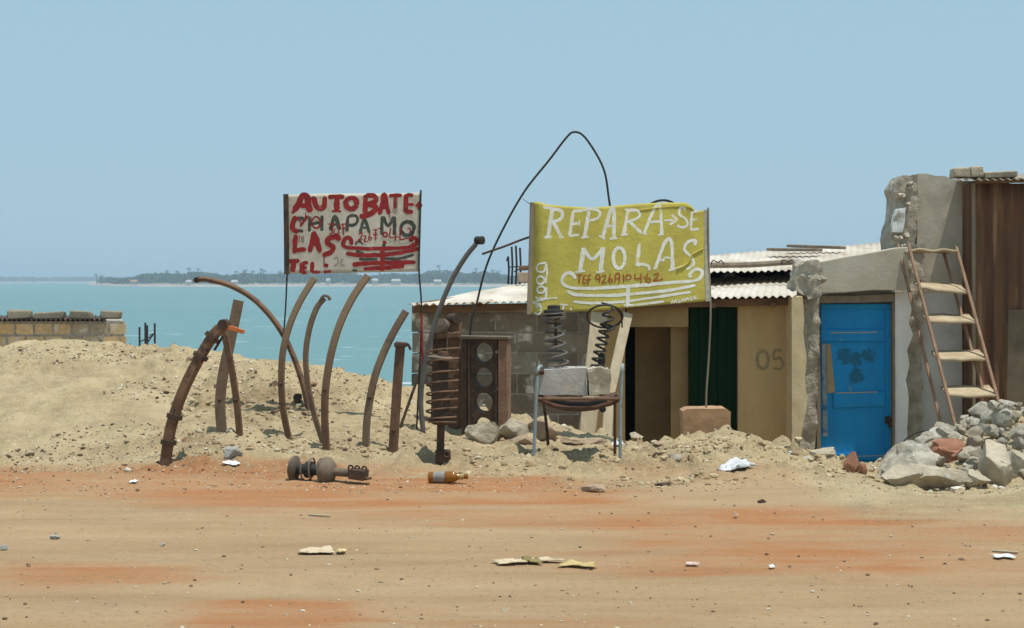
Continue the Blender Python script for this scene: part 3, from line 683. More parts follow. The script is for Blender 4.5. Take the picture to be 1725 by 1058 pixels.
roof_things()

# ------------------------------------------------------------------ house with the blue door
WY = 16.4
def make_house():
    t = thing('plastered_house', 'crumbling plastered house with bright blue door and tall grey wall', 'house', (4, WY, -1.0))
    rough_prism([(1353, 505), (1380, 500), (1379, 560), (1378, 640), (1376, 700), (1372, 765), (1345, 790), (1347, 720), (1354, 690), (1349, 640), (1352, 590), (1350, 540)], 15.95, 16.3, .03, .025, 2).build('broken_pillar', ROUGHCONC, t, smooth=50)
    mb = rough_prism([(1340, 470), (1346, 448), (1360, 441), (1378, 440), (1388, 452), (1384, 480), (1380, 500), (1362, 503), (1340, 490)], 15.8, 16.2, .03, .035, 7); 
    for k in range(5):
        mb.rock(P(random.Random(k).uniform(1343, 1384), random.Random(k + 9).uniform(448, 498), 15.84), (.09, .07, .08), k + 40, 2, 6, .12)
    mb.build('pillar_rubble_top', ROUGHCONC, t, smooth=50)
    MB().prism([(1381, 441), (1420, 433), (1470, 425), (1512, 417), (1530, 416), (1531, 490), (1470, 489), (1425, 493), (1381, 494)], 16.22, 16.45).build('parapet', PLASTER, t, smooth=0, bevel=.01)
    fm = MB(); fm.prism([(1373, 498), (1440, 498), (1507, 495), (1507, 508), (1440, 510), (1373, 511)], 16.33, 16.48); fm.prism([(1375, 511.3), (1381.5, 511.3), (1383, 790), (1376, 790)], 16.33, 16.48)
    fm.prism([(1503.5, 509), (1507, 509), (1508, 790), (1504.5, 790)], 16.33, 16.48); fm.build('door_frame', GREYWOOD, t, smooth=0, bevel=.004)
    # door
    d = MB(); D0 = 16.44
    d.prism([(1382.5, 511.5), (1503, 511.5), (1504, 790), (1383, 790)], D0, D0 + .03)
    for q in ([(1383, 512), (1503, 512), (1503, 520), (1383, 520)], [(1383, 555), (1490.7, 555), (1490.7, 575), (1383, 575)], [(1404, 661), (1491, 660), (1491.2, 684), (1404, 687)],
              [(1491.3, 520.5), (1502.5, 520.5), (1503, 775), (1492, 775)], [(1383, 520.3), (1391, 520.3), (1391, 554.7), (1383, 554.7)], [(1398, 764), (1491.5, 762), (1491.5, 774.5), (1398, 774.5)]):
        d.prism(q, D0 - .022, D0 - .001)
    dd = d.build('door', BLUEDOOR, t, smooth=0, bevel=.003); dd['label'] = 'bright blue panelled door with peeling lower hinge side'
    sm_ = PALEWOOD
    for q in ([(1399, 560), (1478, 559), (1478, 560.5), (1399, 561.5)], [(1408, 661.5), (1478, 659.5), (1478, 661), (1408, 663)], [(1400, 769), (1490, 767), (1490, 768.2), (1400, 770.2)]): MB().prism(q, D0 - .026, D0 - .0225).build('scratch', sm_, dd, smooth=0)
    mb = MB(); mb.prism([(1392, 580), (1399, 579), (1407, 661), (1394, 663)], D0 - .010, D0 - .001); mb.build('bare_board', M('bare_board_wood', (.40, .30, .17), (.32, .24, .14), 8), dd, smooth=0)
    mb = MB(); mb.prism([(1384.5, 579), (1391.5, 579), (1394.5, 735), (1386, 735)], D0 - .014, D0 - .001); mb.build('peeling_strip', M('peeling_paint', (.30, .34, .34), (.16, .22, .26), 9, c3=(.05, .15, .32), s3=9, t3=.55), dd, smooth=0)
    n_ = BLUEDOOR.node_tree.nodes; l_ = BLUEDOOR.node_tree.links; bs = n_['Principled BSDF']; old = bs.inputs['Base Color'].links[0].from_socket
    tc_ = n_.new('ShaderNodeTexCoord'); tot = None        # old hand smudges rubbed onto the middle panel
    for cx, cy, rr in [(1423, 600, .17), (1461, 599, .15), (1442, 634, .17), (1443, 606, .15)]:
        vm = n_.new('ShaderNodeVectorMath'); vm.operation = 'DISTANCE'; l_.new(tc_.outputs['Object'], vm.inputs[0]); vm.inputs[1].default_value = P(cx, cy, D0) - ORI[t.name]
        mr = n_.new('ShaderNodeMapRange'); l_.new(vm.outputs['Value'], mr.inputs[0])
        for i, v in enumerate((0, rr, 1, 0)): mr.inputs[i + 1].default_value = v
        if tot is None: tot = mr.outputs[0]
        else:
            mx = n_.new('ShaderNodeMath'); mx.operation = 'MAXIMUM'; l_.new(tot, mx.inputs[0]); l_.new(mr.outputs[0], mx.inputs[1]); tot = mx.outputs[0]
    ns = n_.new('ShaderNodeTexNoise'); ns.inputs['Scale'].default_value = 21; ns.inputs['Detail'].default_value = 7; l_.new(tc_.outputs['Object'], ns.inputs[0])
    ml = n_.new('ShaderNodeMath'); ml.operation = 'MULTIPLY'; l_.new(tot, ml.inputs[0]); l_.new(ns.outputs[0], ml.inputs[1])
    mr = n_.new('ShaderNodeMapRange'); l_.new(ml.outputs[0], mr.inputs[0])
    for i, v in enumerate((.22, .30, 0, .8)): mr.inputs[i + 1].default_value = v
    mx = n_.new('ShaderNodeMix'); mx.data_type = 'RGBA'; l_.new(mr.outputs[0], mx.inputs[0]); l_.new(old, mx.inputs[6]); mx.inputs[7].default_value = (.012, .11, .17, 1); l_.new(mx.outputs[2], bs.inputs['Base Color'])
    MB().prism([(1491, 702), (1517, 700), (1518, 712), (1491, 714)], D0 - .035, D0 - .023).build('hasp', BLACKIRON, dd, smooth=0)
    MB().prism([(1374, 470), (1540, 470), (1540, 511), (1374, 511)], 16.5, 16.55).build('lintel', PLASTER, t, smooth=0)
    # walls
    rough_prism([(1507.5, 491), (1531, 490), (1536, 520), (1531, 545), (1538, 565), (1528, 590), (1532, 615), (1526, 640), (1531, 670), (1528, 720), (1531, 790), (1508, 790)], 16.36, 16.5, .05, .004, 5).build('white_wall', WHITEWASH, t, smooth=50)
    rough_prism([(1520, 412), (1556, 412), (1556, 491), (1552, 600), (1553, 790), (1520, 790)], 16.5, 16.7, .035, .03, 6).build('broken_wall_edge', ROUGHCONC, t, smooth=50)
    rough_prism([(1545, 293), (1560, 292), (1575, 296), (1592, 297), (1603, 301), (1612, 304), (1700, 306), (1700, 492), (1545, 492)], 16.62, 16.78, .06, .006, 3).build('upper_plaster_wall', PLASTER, t, smooth=50)
    rough_prism([(1550, 492.5), (1700, 492.5), (1700, 800), (1550, 800)], 16.63, 16.78, .08, .003, 9).build('lower_whitewashed_wall', M('grey_whitewash', (.54, .54, .52), (.66, .66, .64), 2.2, .9, .3, 30, c3=(.33, .30, .25), s3=1.6, t3=.6, w3=.2), t, smooth=50)
    mb = rough_prism([(1520, 296), (1545, 294), (1549, 330), (1543, 380), (1541, 424), (1498, 424), (1500, 395), (1507, 360), (1509, 335), (1505, 320), (1510, 306)], 16.5, 16.9, .03, .017, 12)
    for k in range(12):
        r = random.Random(k + 60); mb.rock(P(r.uniform(1508, 1536), r.choice([r.uniform(303, 345), r.uniform(392, 420)]), 16.48), (.05, .06, .045), k + 80, 2, 6, .12)
    mb.build('broken_wall_corner', ROUGHCONC, t, smooth=50)
    rough_prism([(1509, 352), (1526, 350), (1524, 375), (1521, 392), (1503, 391), (1505, 370)], 16.455, 16.55, .03, .008, 13).build('whitewash_patch', WHITEWASH, t, smooth=50)
    # upper roof
    mb = MB(); corrugated(mb, P(1085, 461, 17.2), P(1500, 452, 17.2), P(1110, 436, 20.2), P(1502, 408, 20.2), .076, .007, 6, 8, wob=.02, seed=8)
    mb.build('upper_roof', ROOF, t, smooth=60, solid=.003)
    mb = MB(); mb.box(((P(1085, 0, 18.7).x + P(1500, 0, 18.7).x) / 2, 18.7, 1.04), (P(1500, 0, 18.7).x - P(1085, 0, 18.7).x, .1, .62)); mb.box((P(1300, 0, 18.7).x, 20.3, .1), (3.5, .12, 2.4)); mb.box((5.0, 18.6, .0), (.12, 3.3, 2.6)); mb.build('rear_wall', BLOCK, t, smooth=0)
    p = P(1503, 711, D0 - .05); lk = MB(); lk.box(p + Vector((0, 0, -.015)), (.085, .045, .075)); o = lk.build('padlock', BLACKIRON, bevel=.01)
    tag(o, 'dark padlock hanging from the hasp of the blue door', 'padlock')
    MB().tube([p + Vector((-.028, 0, .02)), p + Vector((-.026, 0, .055)), p + Vector((0, 0, .07)), p + Vector((.026, 0, .055)), p + Vector((.028, 0, .02))], .007, 6, smooth=4).build('shackle', STEELGREY, o)
    MB().box(p + Vector((-.005, -.024, -.015)), (.04, .004, .028)).build('face_plate', RPAINT, o, smooth=0)
make_house()

def make_shed():
    Y = 16.2
    t = thing('corrugated_shed', 'dark rusty corrugated iron shed at the right edge behind the ladder', 'shed', (5.5, Y, -1.0))
    x0, x1 = P(1640, 0, Y).x, P(1990, 0, Y).x; zt = zz(309, Y)
    mb = MB(); nc = int((x1 - x0) / .0095); nr = 14; vs = []
    for i in range(nr + 1):
        z = zt + (-1.1 - zt) * i / nr
        for j in range(nc + 1):
            x = x0 + (x1 - x0) * j / nc
            vs.append((x, Y + .020 * math.sin(2 * math.pi * x / .15) + .006 * mnoise.noise(Vector((x * 2, z * 2, 3))) - (.006 if int((x - x0) / .62) % 2 else 0), z))
    mb.add(vs, [[i * (nc + 1) + j, i * (nc + 1) + j + 1, (i + 1) * (nc + 1) + j + 1, (i + 1) * (nc + 1) + j] for i in range(nr) for j in range(nc)])
    mb.build('sheet_wall', RUSTSHEET, t, smooth=60, solid=.003)
    MB().box((x0 + .02, Y + .45, (zt - 1.1) / 2), (.03, .86, zt + 1.1)).build('side_sheet', RUSTSHEET, t, smooth=0)
    mb = MB(); corrugated(mb, P(1606, 304, 15.9), P(1990, 297, 15.9), P(1606, 296, 18.5) + Vector((.15, 0, 0)), P(1990, 287, 18.5), .076, .006, 4, 8, seed=4); mb.build('roof', M('dull_roof_sheet', (.36, .32, .26), (.22, .17, .125), 3, .8), t, smooth=60, solid=.003)
    MB().prism([(1699, 522), (1760, 520), (1760, 740), (1694, 740)], Y - .035, Y - .02).build('patch_panel', M('patch_board', (.17, .13, .085), (.12, .09, .06), 5), t, smooth=0)
    MB().bar([P(1640, 305, Y - .02), P(1990, 300, Y - .02)], .05, .04, smooth=0).build('top_batten', BROWNWOOD, t)
    MB().bar([P(1640, 309, Y - .03), P(1640, 760, Y - .03)], .035, .035, smooth=0).build('corner_post', GREYWOOD, t)
    for (a, b, h, top), lab in zip([((1606, 1634), None, 17, 284), ((1634, 1656), None, 17, 283), ((1658, 1716), None, 11, 290)],
                                   ['broken block half on the shed roof corner at far right', 'upright block piece on the shed roof between two other blocks', 'long low block on the shed roof, rightmost in view']):
        Yb = 16.1; pa, pb = P(a[0], 0, Yb), P(a[1], 0, Yb); hz = h * Yb / F
        mb = MB(); mb.box(((pa.x + pb.x) / 2, Yb + .08, zz(top + h, Yb) + hz / 2 + .012), (pb.x - pa.x - .006, .2, hz), jit=.012)
        tag(mb.build('concrete_block', CONC, bevel=.015), lab, 'block', 'concrete blocks on the shed roof')
make_shed()

# ------------------------------------------------------------------ ladder
def make_ladder():
    t = thing('step_ladder', 'rusty steel step ladder with wide treads leaning on the grey wall', 'ladder', (4.2, 15.2, -.5))
    Yb, Yt = 15.0, 16.15; dY = .16
    def rail(a, b, off):
        A, B = P(*a, Yt + off), P(*b, Yb + off); D = (B - A)
        MB().bar([A - D * .02, A.lerp(B, .5), B + D * .04], .03, .03, smooth=3).build('rail', M2, t)
    M2 = M('rusty_ladder_steel', (.22, .125, .075), (.30, .19, .12), 9, .8, .4, 50)
    rail((1532, 418), (1614, 735), -dY); rail((1514, 418), (1590, 735), dY); rail((1612, 420), (1698, 735), -dY); rail((1590, 426), (1668, 700), dY)
    treadm = M('sandy_tread', (.47, .38, .25), (.35, .26, .16), 7, .9, .4, 40)
    for k, (yl, yr, wv) in enumerate([(424, 423, .03), (486, 492, .03), (541, 545, .015), (606, 606, .012), (667, 668, .012)]):
        def at(y):   # interpolated x and depth for the rails
            f = (y - 418) / (735 - 418); return 1532 + 82 * f, 1612 + 86 * f, Yt + (Yb - Yt) * f
        xl, xr, Yd = at((yl + yr) / 2)
        A, B = P(xl, yl, Yd - dY - .02), P(xr, yr, Yd - dY - .02); A2, B2 = P(xl - 12, yl - 3, Yd + dY + .02), P(xr - 14, yr - 3, Yd + dY + .02)
        A2.z = A.z + (.06 if k else -.01); B2.z = B.z + (.075 if k else -.01)
        vs = []; n = 12
        for j in range(5):
            for i in range(n + 1):
                s = i / n; q = j / 4; p = A.lerp(B, s).lerp(A2.lerp(B2, s), q)
                p.z += wv * (mnoise.noise(Vector((s * 3, q * 1.5, k * 3.3))) + (.6 * math.sin(s * 3.1) if k == 0 else 0)); vs.append(p)
        mb = MB().add(vs, [[j * (n + 1) + i, j * (n + 1) + i + 1, (j + 1) * (n + 1) + i + 1, (j + 1) * (n + 1) + i] for j in range(4) for i in range(n)])
        mb.build('tread', treadm, t, smooth=60, solid=.025)
make_ladder()

# ------------------------------------------------------------------ signs
def sign_panel(S, top, bot, left, right, nx=40, ny=24):
    """grid sheet in photo pixels between a top and a bottom curve"""
    vs = []
    for j in range(ny + 1):
        v = j / ny
        for i in range(nx + 1):
            u = i / nx; xt = left[0] + (right[0] - left[0]) * u; xb = left[1] + (right[1] - left[1]) * u
            x = xt + (xb - xt) * v; y = np.interp(xt, *zip(*top)) * (1 - v) + np.interp(xb, *zip(*bot)) * v
            vs.append(S(x, float(y), 0))
    w_ = nx + 1
    return MB().add(vs, [[j * w_ + i, j * w_ + i + 1, (j + 1) * w_ + i + 1, (j + 1) * w_ + i] for j in range(ny) for i in range(nx)])

def red_sign():
    base = hit(478, 700); Y = base.y
    def S0(x, y, o): return P(x, y, Y - o + .006 * math.sin(x / 30) * math.sin(y / 40))
    def Sz(zx, zy, o): return S0(460 + zx * 280 / 1646, 300 + zy * 180 / 1058, o)
    t = thing('painted_sign', 'white metal sign with red and black hand lettering reading AUTOBATE CHAPA MOLAS', 'sign', base)
    sign_panel(S0, [(479, 328), (540, 326), (640, 326), (708, 324.5)], [(480, 461), (560, 460), (640, 458.5), (707, 457.5)], (479.5, 480.5), (707.5, 706)).build('panel', SIGNWHITE, t, smooth=60, solid=.003)
    K = 280 / 1646
    class Q(Strokes):
        def line(s, pts, wd, sm=6, taper=0): super().line([(460 + x * K, 300 + y * K) for x, y in pts], wd * K * 1.16, sm)
    a = Q(S0, 4)
    for pts, wd in [([(310, 400), (240, 402), (205, 450), (215, 510), (300, 528)], 28), ([(365, 380), (358, 530)], 28), ([(485, 370), (482, 525)], 26), ([(365, 455), (485, 440)], 24),
                    ([(568, 520), (612, 378), (658, 512)], 34), ([(590, 462), (645, 458)], 24), ([(742, 378), (730, 530)], 28), ([(742, 380), (815, 372), (838, 418), (810, 460), (742, 468)], 26),
                    ([(862, 545), (905, 412), (955, 545)], 28), ([(885, 492), (938, 490)], 20), ([(1075, 565), (1085, 390), (1140, 475), (1198, 392), (1202, 565)], 30), ([(1435, 530), (1450, 532)], 26),
                    ([(820, 725), (900, 748)], 22), ([(850, 803), (940, 806), (1035, 803)], 22), ([(1110, 798), (1250, 798), (1395, 758)], 24), ([(818, 662), (830, 632), (868, 634), (888, 658)], 18),
                    ([(520, 605), (532, 655)], 26), ([(785, 912), (835, 920)], 20), ([(275, 405), (300, 410)], 30), ([(425, 440), (455, 437)], 28), ([(395, 180), (405, 260)], 30), ([(1090, 650), (1105, 682)], 30)]: a.line(pts, wd)
    a.circ(460 / 460 * 1330, 500, 66, 68, 30)
    a.mb.build('black_lettering', KPAINT, t, smooth=0)
    g = Q(S0, 9); g.k = 10
    for pts, wd in [([(600, 800), (640, 790), (640, 850), (600, 870)], 14), ([(690, 795), (670, 850), (710, 870)], 14), ([(290, 570), (295, 640)], 26), ([(1215, 190), (1206, 350)], 40)]: g.line(pts, wd)
    g.mb.build('faded_lettering', M('faded_paint', (.26, .19, .15), (.36, .30, .24), 14, .8, 0), t, smooth=0)
    b = Q(S0, 6); b.k = 26
    for pts, wd in [([(203, 335), (255, 250), (290, 175), (330, 180), (350, 270), (365, 340)], 52), ([(250, 272), (340, 276)], 40), ([(183, 345), (225, 320)], 20),
                    ([(408, 185), (422, 268), (468, 302), (508, 268), (512, 180)], 44), ([(545, 186), (705, 184)], 40), ([(636, 185), (628, 325)], 46), ([(580, 328), (675, 328)], 18),
                    ([(915, 165), (912, 355)], 44), ([(915, 172), (1000, 175), (1012, 225), (930, 258)], 40), ([(930, 258), (1015, 282), (990, 340), (920, 372), (855, 380)], 46),
                    ([(1050, 362), (1078, 270), (1100, 165), (1128, 270), (1150, 360)], 40), ([(1068, 292), (1140, 292)], 28), ([(1148, 172), (1275, 170)], 30), ([(1213, 175), (1206, 300)], 24),
                    ([(1320, 158), (1310, 345)], 42), ([(1320, 165), (1390, 172)], 34), ([(1315, 262), (1395, 262)], 26), ([(1310, 338), (1385, 334)], 34), ([(1408, 272), (1460, 272)], 26), ([(1432, 238), (1462, 272), (1436, 312)], 26),
                    ([(222, 375), (198, 440), (196, 500), (250, 540)], 42), ([(345, 372), (310, 420), (270, 480)], 24), ([(240, 380), (285, 460)], 14),
                    ([(222, 560), (212, 745)], 40), ([(212, 716), (328, 705)], 36), ([(362, 735), (385, 640), (405, 545), (440, 640), (466, 738)], 42), ([(382, 655), (445, 655)], 34),
                    ([(655, 622), (635, 582), (560, 592), (540, 640), (590, 682), (572, 732), (488, 768)], 44),
                    ([(780, 662), (765, 600), (720, 592), (695, 640), (720, 682), (850, 697), (1100, 697), (1300, 690), (1400, 660), (1425, 610), (1385, 594), (1352, 628)], 34),
                    ([(720, 745), (900, 766), (1200, 748), (1445, 700)], 36), ([(785, 855), (1000, 842), (1410, 832)], 36), ([(895, 900), (1100, 886), (1300, 874)], 34), ([(1086, 690), (1080, 922)], 44), ([(1106, 622), (1100, 650)], 38),
                    ([(140, 822), (262, 820)], 36), ([(206, 822), (192, 930)], 46), ([(292, 832), (282, 940)], 40), ([(292, 842), (348, 836)], 30), ([(286, 890), (336, 886)], 24), ([(282, 936), (332, 936)], 28),
                    ([(392, 830), (382, 935)], 38), ([(382, 930), (468, 932)], 28), ([(505, 770), (506, 855)], 9), ([(500, 862), (548, 866)], 30), ([(500, 930), (575, 924)], 26), ([(262, 560), (256, 640)], 6), ([(322, 340), (318, 400)], 7), ([(1155, 365), (1158, 400)], 7)]: b.line(pts, wd)
    b.circ(775, 250, 56, 54, 44); b.circ(425, 440, 42, 56, 16)
    b.mb.build('red_lettering', RPAINT, t, smooth=0)
    c = Q(S0, 7); c.k = 110
    for pts in [[(545, 456), (608, 454)], [(592, 456), (582, 540), (556, 556)], [(612, 498), (602, 548), (664, 546)], [(655, 455), (650, 545)], [(690, 448), (700, 565)], [(672, 462), (732, 450)], [(682, 502), (726, 496)],
                [(846, 556), (880, 545), (872, 590), (846, 616), (888, 612)], [(892, 570), (918, 580), (902, 628), (938, 626)], [(960, 545), (946, 602), (968, 612), (972, 586), (950, 592)], [(990, 515), (1036, 510)], [(1016, 515), (1016, 616)], [(990, 562), (1038, 560)],
                [(1042, 502), (1072, 496)], [(1165, 490), (1156, 585), (1238, 580)], [(1216, 540), (1210, 622)], [(1268, 490), (1258, 604), (1312, 600), (1400, 590)], [(1330, 500), (1358, 500), (1355, 545)]]: c.line(pts, 11)
    c.circ(1110, 560, 20, 22, 14); c.mb.build('phone_number', RPAINT, t, smooth=0)
    MB().bar([P(481.5, 327, Y - .012), P(482.5, 395, Y - .012), P(483, 462, Y - .012)], .036, .016, smooth=3).build('edge_strip', RUSTD, t)
    MB().tube([P(484, 455, Y + .012), P(481, 520, Y + .012), P(476, 600, Y + .01), base - Vector((0, 0, .1))], .006, 7, smooth=5).build('pole', BLACKIRON, t)
    e = hit(713, 690)
    MB().tube([P(709, 320, Y - .008), P(707, 400, Y - .008), P(706, 460, Y - .004), P(710, 540, Y), Vector((e.x, Y, gz(e.x, Y) - .1))], .0065, 7, smooth=5).build('pole', BLACKIRON, t)
    o = MB().tube([P(709.6, 528, Y), P(711.4, 585, Y), P(712.6, 640, Y)], .0085, 7, smooth=3).build('red_paint_band', RPAINT, t)
red_sign()

BLK = hit(1192, 729)      # reddish block that carries the sign stake
def yellow_sign():
    Y0 = BLK.y
    def S0(x, y, o):
        return P(x, y, Y0 - o - .05 + .05 * ((x - 1030) / 150) ** 2 + (500 - y) * .0005 + .012 * math.sin(x / 23 + y / 60) + .05 * math.exp(-((x - 896) / 9.) ** 2))
    K = 350 / 1646
    t = thing('painted_sign', 'bent yellow sheet sign with white hand lettering reading REPARA-SE MOLAS', 'sign', (P(1190, 690, Y0).x, Y0, BLK.z))
    z = lambda pts: [(870 + x * K, 320 + y * K) for x, y in pts]
    top = z([(110, 105), (160, 90), (240, 115), (400, 130), (600, 141), (750, 127), (900, 115), (1050, 104), (1200, 100), (1340, 101), (1360, 112), (1385, 125), (1405, 156), (1440, 168), (1470, 160), (1510, 164)])
    bot = z([(80, 988), (300, 968), (600, 957), (900, 932), (1200, 905), (1530, 878)])
    sign_panel(S0, top, bot, (870 + 108 * K, 870 + 84 * K), (870 + 1512 * K, 870 + 1528 * K), 90, 40).build('panel', YELLOW, t, smooth=60, solid=.003)
    class Q(Strokes):
        def line(s, pts, wd, sm=6, taper=0): super().line([(870 + x * K, 320 + y * K) for x, y in pts], wd * K, sm)
    a = Q(S0, 4); W = 27
    for pts, wd in [([(285, 150), (250, 370)], 30), ([(210, 135), (300, 150)], 22), ([(285, 150), (355, 165), (362, 212), (330, 240), (270, 252)], 24), ([(290, 250), (355, 370)], 26), ([(222, 376), (280, 370)], 20), ([(335, 376), (376, 370)], 20),
                    ([(450, 168), (420, 365)], 26), ([(448, 168), (522, 164)], 22), ([(435, 272), (502, 264)], 20), ([(418, 365), (498, 354)], 20), ([(500, 235), (498, 285)], 10),
                    ([(575, 168), (540, 370)], 30), ([(520, 164), (600, 150), (660, 174), (645, 222), (575, 244)], 22), ([(512, 376), (572, 372)], 18),
                    ([(682, 385), (742, 172), (772, 165), (772, 385)], 28), ([(705, 288), (776, 284)], 22), ([(738, 387), (798, 381)], 18), ([(654, 362), (704, 390)], 18),
                    ([(885, 160), (850, 355)], 26), ([(858, 155), (910, 160)], 18), ([(890, 160), (962, 165), (972, 212), (880, 254)], 22), ([(900, 252), (990, 342)], 24), ([(826, 357), (884, 350)], 16),
                    ([(1010, 346), (1095, 145), (1140, 140), (1150, 350)], 26), ([(1050, 254), (1148, 250)], 20), ([(1122, 356), (1168, 350)], 16), ([(998, 344), (1035, 350)], 16),
                    ([(1170, 242), (1262, 236)], 18), ([(1228, 196), (1266, 236), (1214, 276)], 20), ([(1344, 150), (1305, 136), (1290, 190), (1345, 235), (1352, 280), (1310, 297), (1272, 280)], 20),
                    ([(1390, 172), (1381, 318)], 20), ([(1382, 318), (1446, 308)], 20), ([(1384, 240), (1430, 232)], 14), ([(1390, 174), (1440, 170)], 15),
                    ([(505, 645), (530, 468)], 30), ([(530, 468), (600, 545), (690, 465)], 30), ([(688, 465), (665, 642)], 30), ([(466, 650), (545, 642)], 18), ([(632, 652), (698, 642)], 18), ([(512, 466), (550, 464)], 18), ([(665, 462), (704, 466)], 18),
                    ([(976, 424), (955, 602)], 28), ([(955, 600), (1000, 588), (1046, 606), (1052, 636)], 24), ([(1100, 622), (1178, 412), (1226, 410), (1238, 640)], 28), ([(1135, 545), (1160, 562), (1178, 535), (1235, 545)], 16), ([(1084, 622), (1118, 620)], 16), ([(1205, 640), (1330, 602)], 18),
                    ([(1412, 440), (1415, 402), (1360, 412), (1330, 470), (1392, 540), (1402, 590), (1345, 632)], 24),
                    ([(470, 704), (440, 664), (390, 664), (360, 712), (390, 760), (500, 780), (700, 775), (900, 762), (1200, 736), (1400, 720), (1460, 690), (1470, 640), (1420, 630), (1372, 668), (1382, 694)], 26),
                    ([(400, 800), (480, 830), (700, 836), (900, 826), (1200, 796), (1418, 755)], 24), ([(450, 885), (600, 896), (860, 886)], 22), ([(880, 882), (1100, 850), (1382, 808)], 20), ([(850, 915), (1000, 905), (1172, 882)], 18),
                    ([(885, 770), (880, 925)], 30), ([(884, 708), (902, 708)], 26),
                    ([(238, 575), (170, 592), (168, 640), (218, 646), (236, 590), (245, 675)], 15), ([(240, 670), (232, 740)], 14), ([(236, 770), (232, 850), (190, 870), (150, 845)], 18), ([(155, 860), (205, 862), (130, 895), (195, 905)], 16), ([(150, 930), (195, 920), (185, 980), (140, 975)], 16),
                    ([(225, 862), (325, 855)], 12), ([(345, 906), (408, 912)], 14), ([(376, 910), (366, 962)], 14), ([(428, 936), (434, 952)], 14),
                    ([(1228, 900), (1236, 874), (1248, 892), (1262, 870), (1268, 894)], 8), ([(1282, 866), (1284, 890), (1302, 886)], 7), ([(1283, 878), (1298, 874)], 7), ([(1310, 888), (1312, 862), (1328, 882), (1332, 856)], 7), ([(1340, 880), (1354, 852), (1366, 876)], 7), ([(1346, 868), (1362, 866)], 6), ([(1392, 848), (1376, 854), (1380, 872), (1396, 866), (1394, 858)], 7), ([(1420, 840), (1408, 844), (1412, 864), (1428, 858)], 7), ([(1410, 854), (1424, 850)], 6)]: a.line(pts, wd)
    a.circ(813, 540, 46, 82, 28); a.circ(192, 715, 30, 30, 16); a.circ(195, 790, 30, 26, 16)
    a.mb.build('white_lettering', WPAINT, t, smooth=0)
    c = Q(S0, 7); c.k = 90
    for pts in [[(475, 676), (526, 670)], [(500, 674), (496, 740)], [(532, 680), (526, 740)], [(532, 680), (556, 677)], [(528, 710), (550, 708)], [(526, 740), (556, 735)], [(592, 670), (572, 682), (566, 758)], [(550, 716), (592, 706)],
                [(664, 690), (656, 736)], [(676, 682), (702, 675), (702, 700), (676, 736), (716, 730)], [(746, 664), (730, 720), (756, 730), (756, 704), (730, 712)], [(780, 736), (786, 670), (816, 665), (812, 736)], [(780, 702), (816, 698)],
                [(846, 665), (850, 730)], [(940, 664), (940, 702), (988, 696)], [(986, 660), (986, 740)], [(1004, 690), (1022, 690)], [(1042, 658), (1026, 720), (1056, 735), (1056, 700), (1026, 706)], [(1086, 672), (1122, 660), (1116, 690), (1086, 720), (1162, 708)], [(1148, 700), (1155, 706)]]: c.line(pts, 9.5)
    c.circ(645, 690, 17, 18, 9.5); c.circ(886, 690, 22, 20, 9.5)
    c.mb.build('phone_number', OPAINT, t, smooth=0)
    e = MB(); r = random.Random(4)      # crumpled crease across the corner
    e.tube([S0(870 + x * K, 320 + y * K, .006) for x, y in [(1480, 465), (1420, 495), (1390, 515), (1370, 560), (1330, 600), (1270, 625)]], .007, 6, smooth=6)
    e.build('crease', YELLOW, t); e = MB(); e.tube([S0(870 + x * K, 320 + y * K, .004) for x, y in [(1405, 158), (1360, 135), (1250, 130), (1100, 145), (980, 160)]], .004, 6, smooth=6); e.build('crease', YELLOW, t)
    MB().bar([S0(870 + x * K, 320 + y * K, .012) for x, y in [(124, 100), (118, 400), (108, 700), (98, 985)]], .034, .02, smooth=4).build('edge_board', GREYWOOD, t)
    MB().bar([S0(870 + x * K, 320 + y * K, .004) for x, y in [(1503, 158), (1508, 400), (1512, 700), (1518, 882)]], .036, .004, smooth=5).build('edge_strip', M('grey_edge', (.45, .42, .34), (.30, .28, .22), 24), t)
    b = P(1190, 690, Y0)
    MB().tube([S0(1193, 350, .01), S0(1194, 440, .006), P(1197, 520, Y0), P(1194, 600, Y0), P(1190, 660, Y0), P(1189.5, 694, Y0)], .0075, 7, smooth=6).build('stake', GREYWOOD, t)
    MB().tube([P(1090, 346, Y0 + .05), P(1108, 338.5, Y0 + .05), P(1124, 338, Y0 + .05), P(1138, 345, Y0 + .05), P(1145, 360, Y0 + .05)], .009, 6, smooth=5).build('wire_hook', BLACKIRON, t)
yellow_sign()

def block_base():
    x0, x1 = P(1150, 0, BLK.y).x, P(1231, 0, BLK.y).x; z1 = P(0, 690, BLK.y).z
    mb = rough_prism([(1150, 693), (1158, 689), (1222, 688), (1231, 694), (1230, 735), (1152, 738)], BLK.y - .11, BLK.y + .12, .03, .006, 21)
    tag(mb.build('concrete_block', M('red_brown_block', (.42, .255, .14), (.33, .19, .10), 7, .95, .5, 40)), 'reddish brown block on the sand mound holding the yellow sign stake', 'block')
block_base()

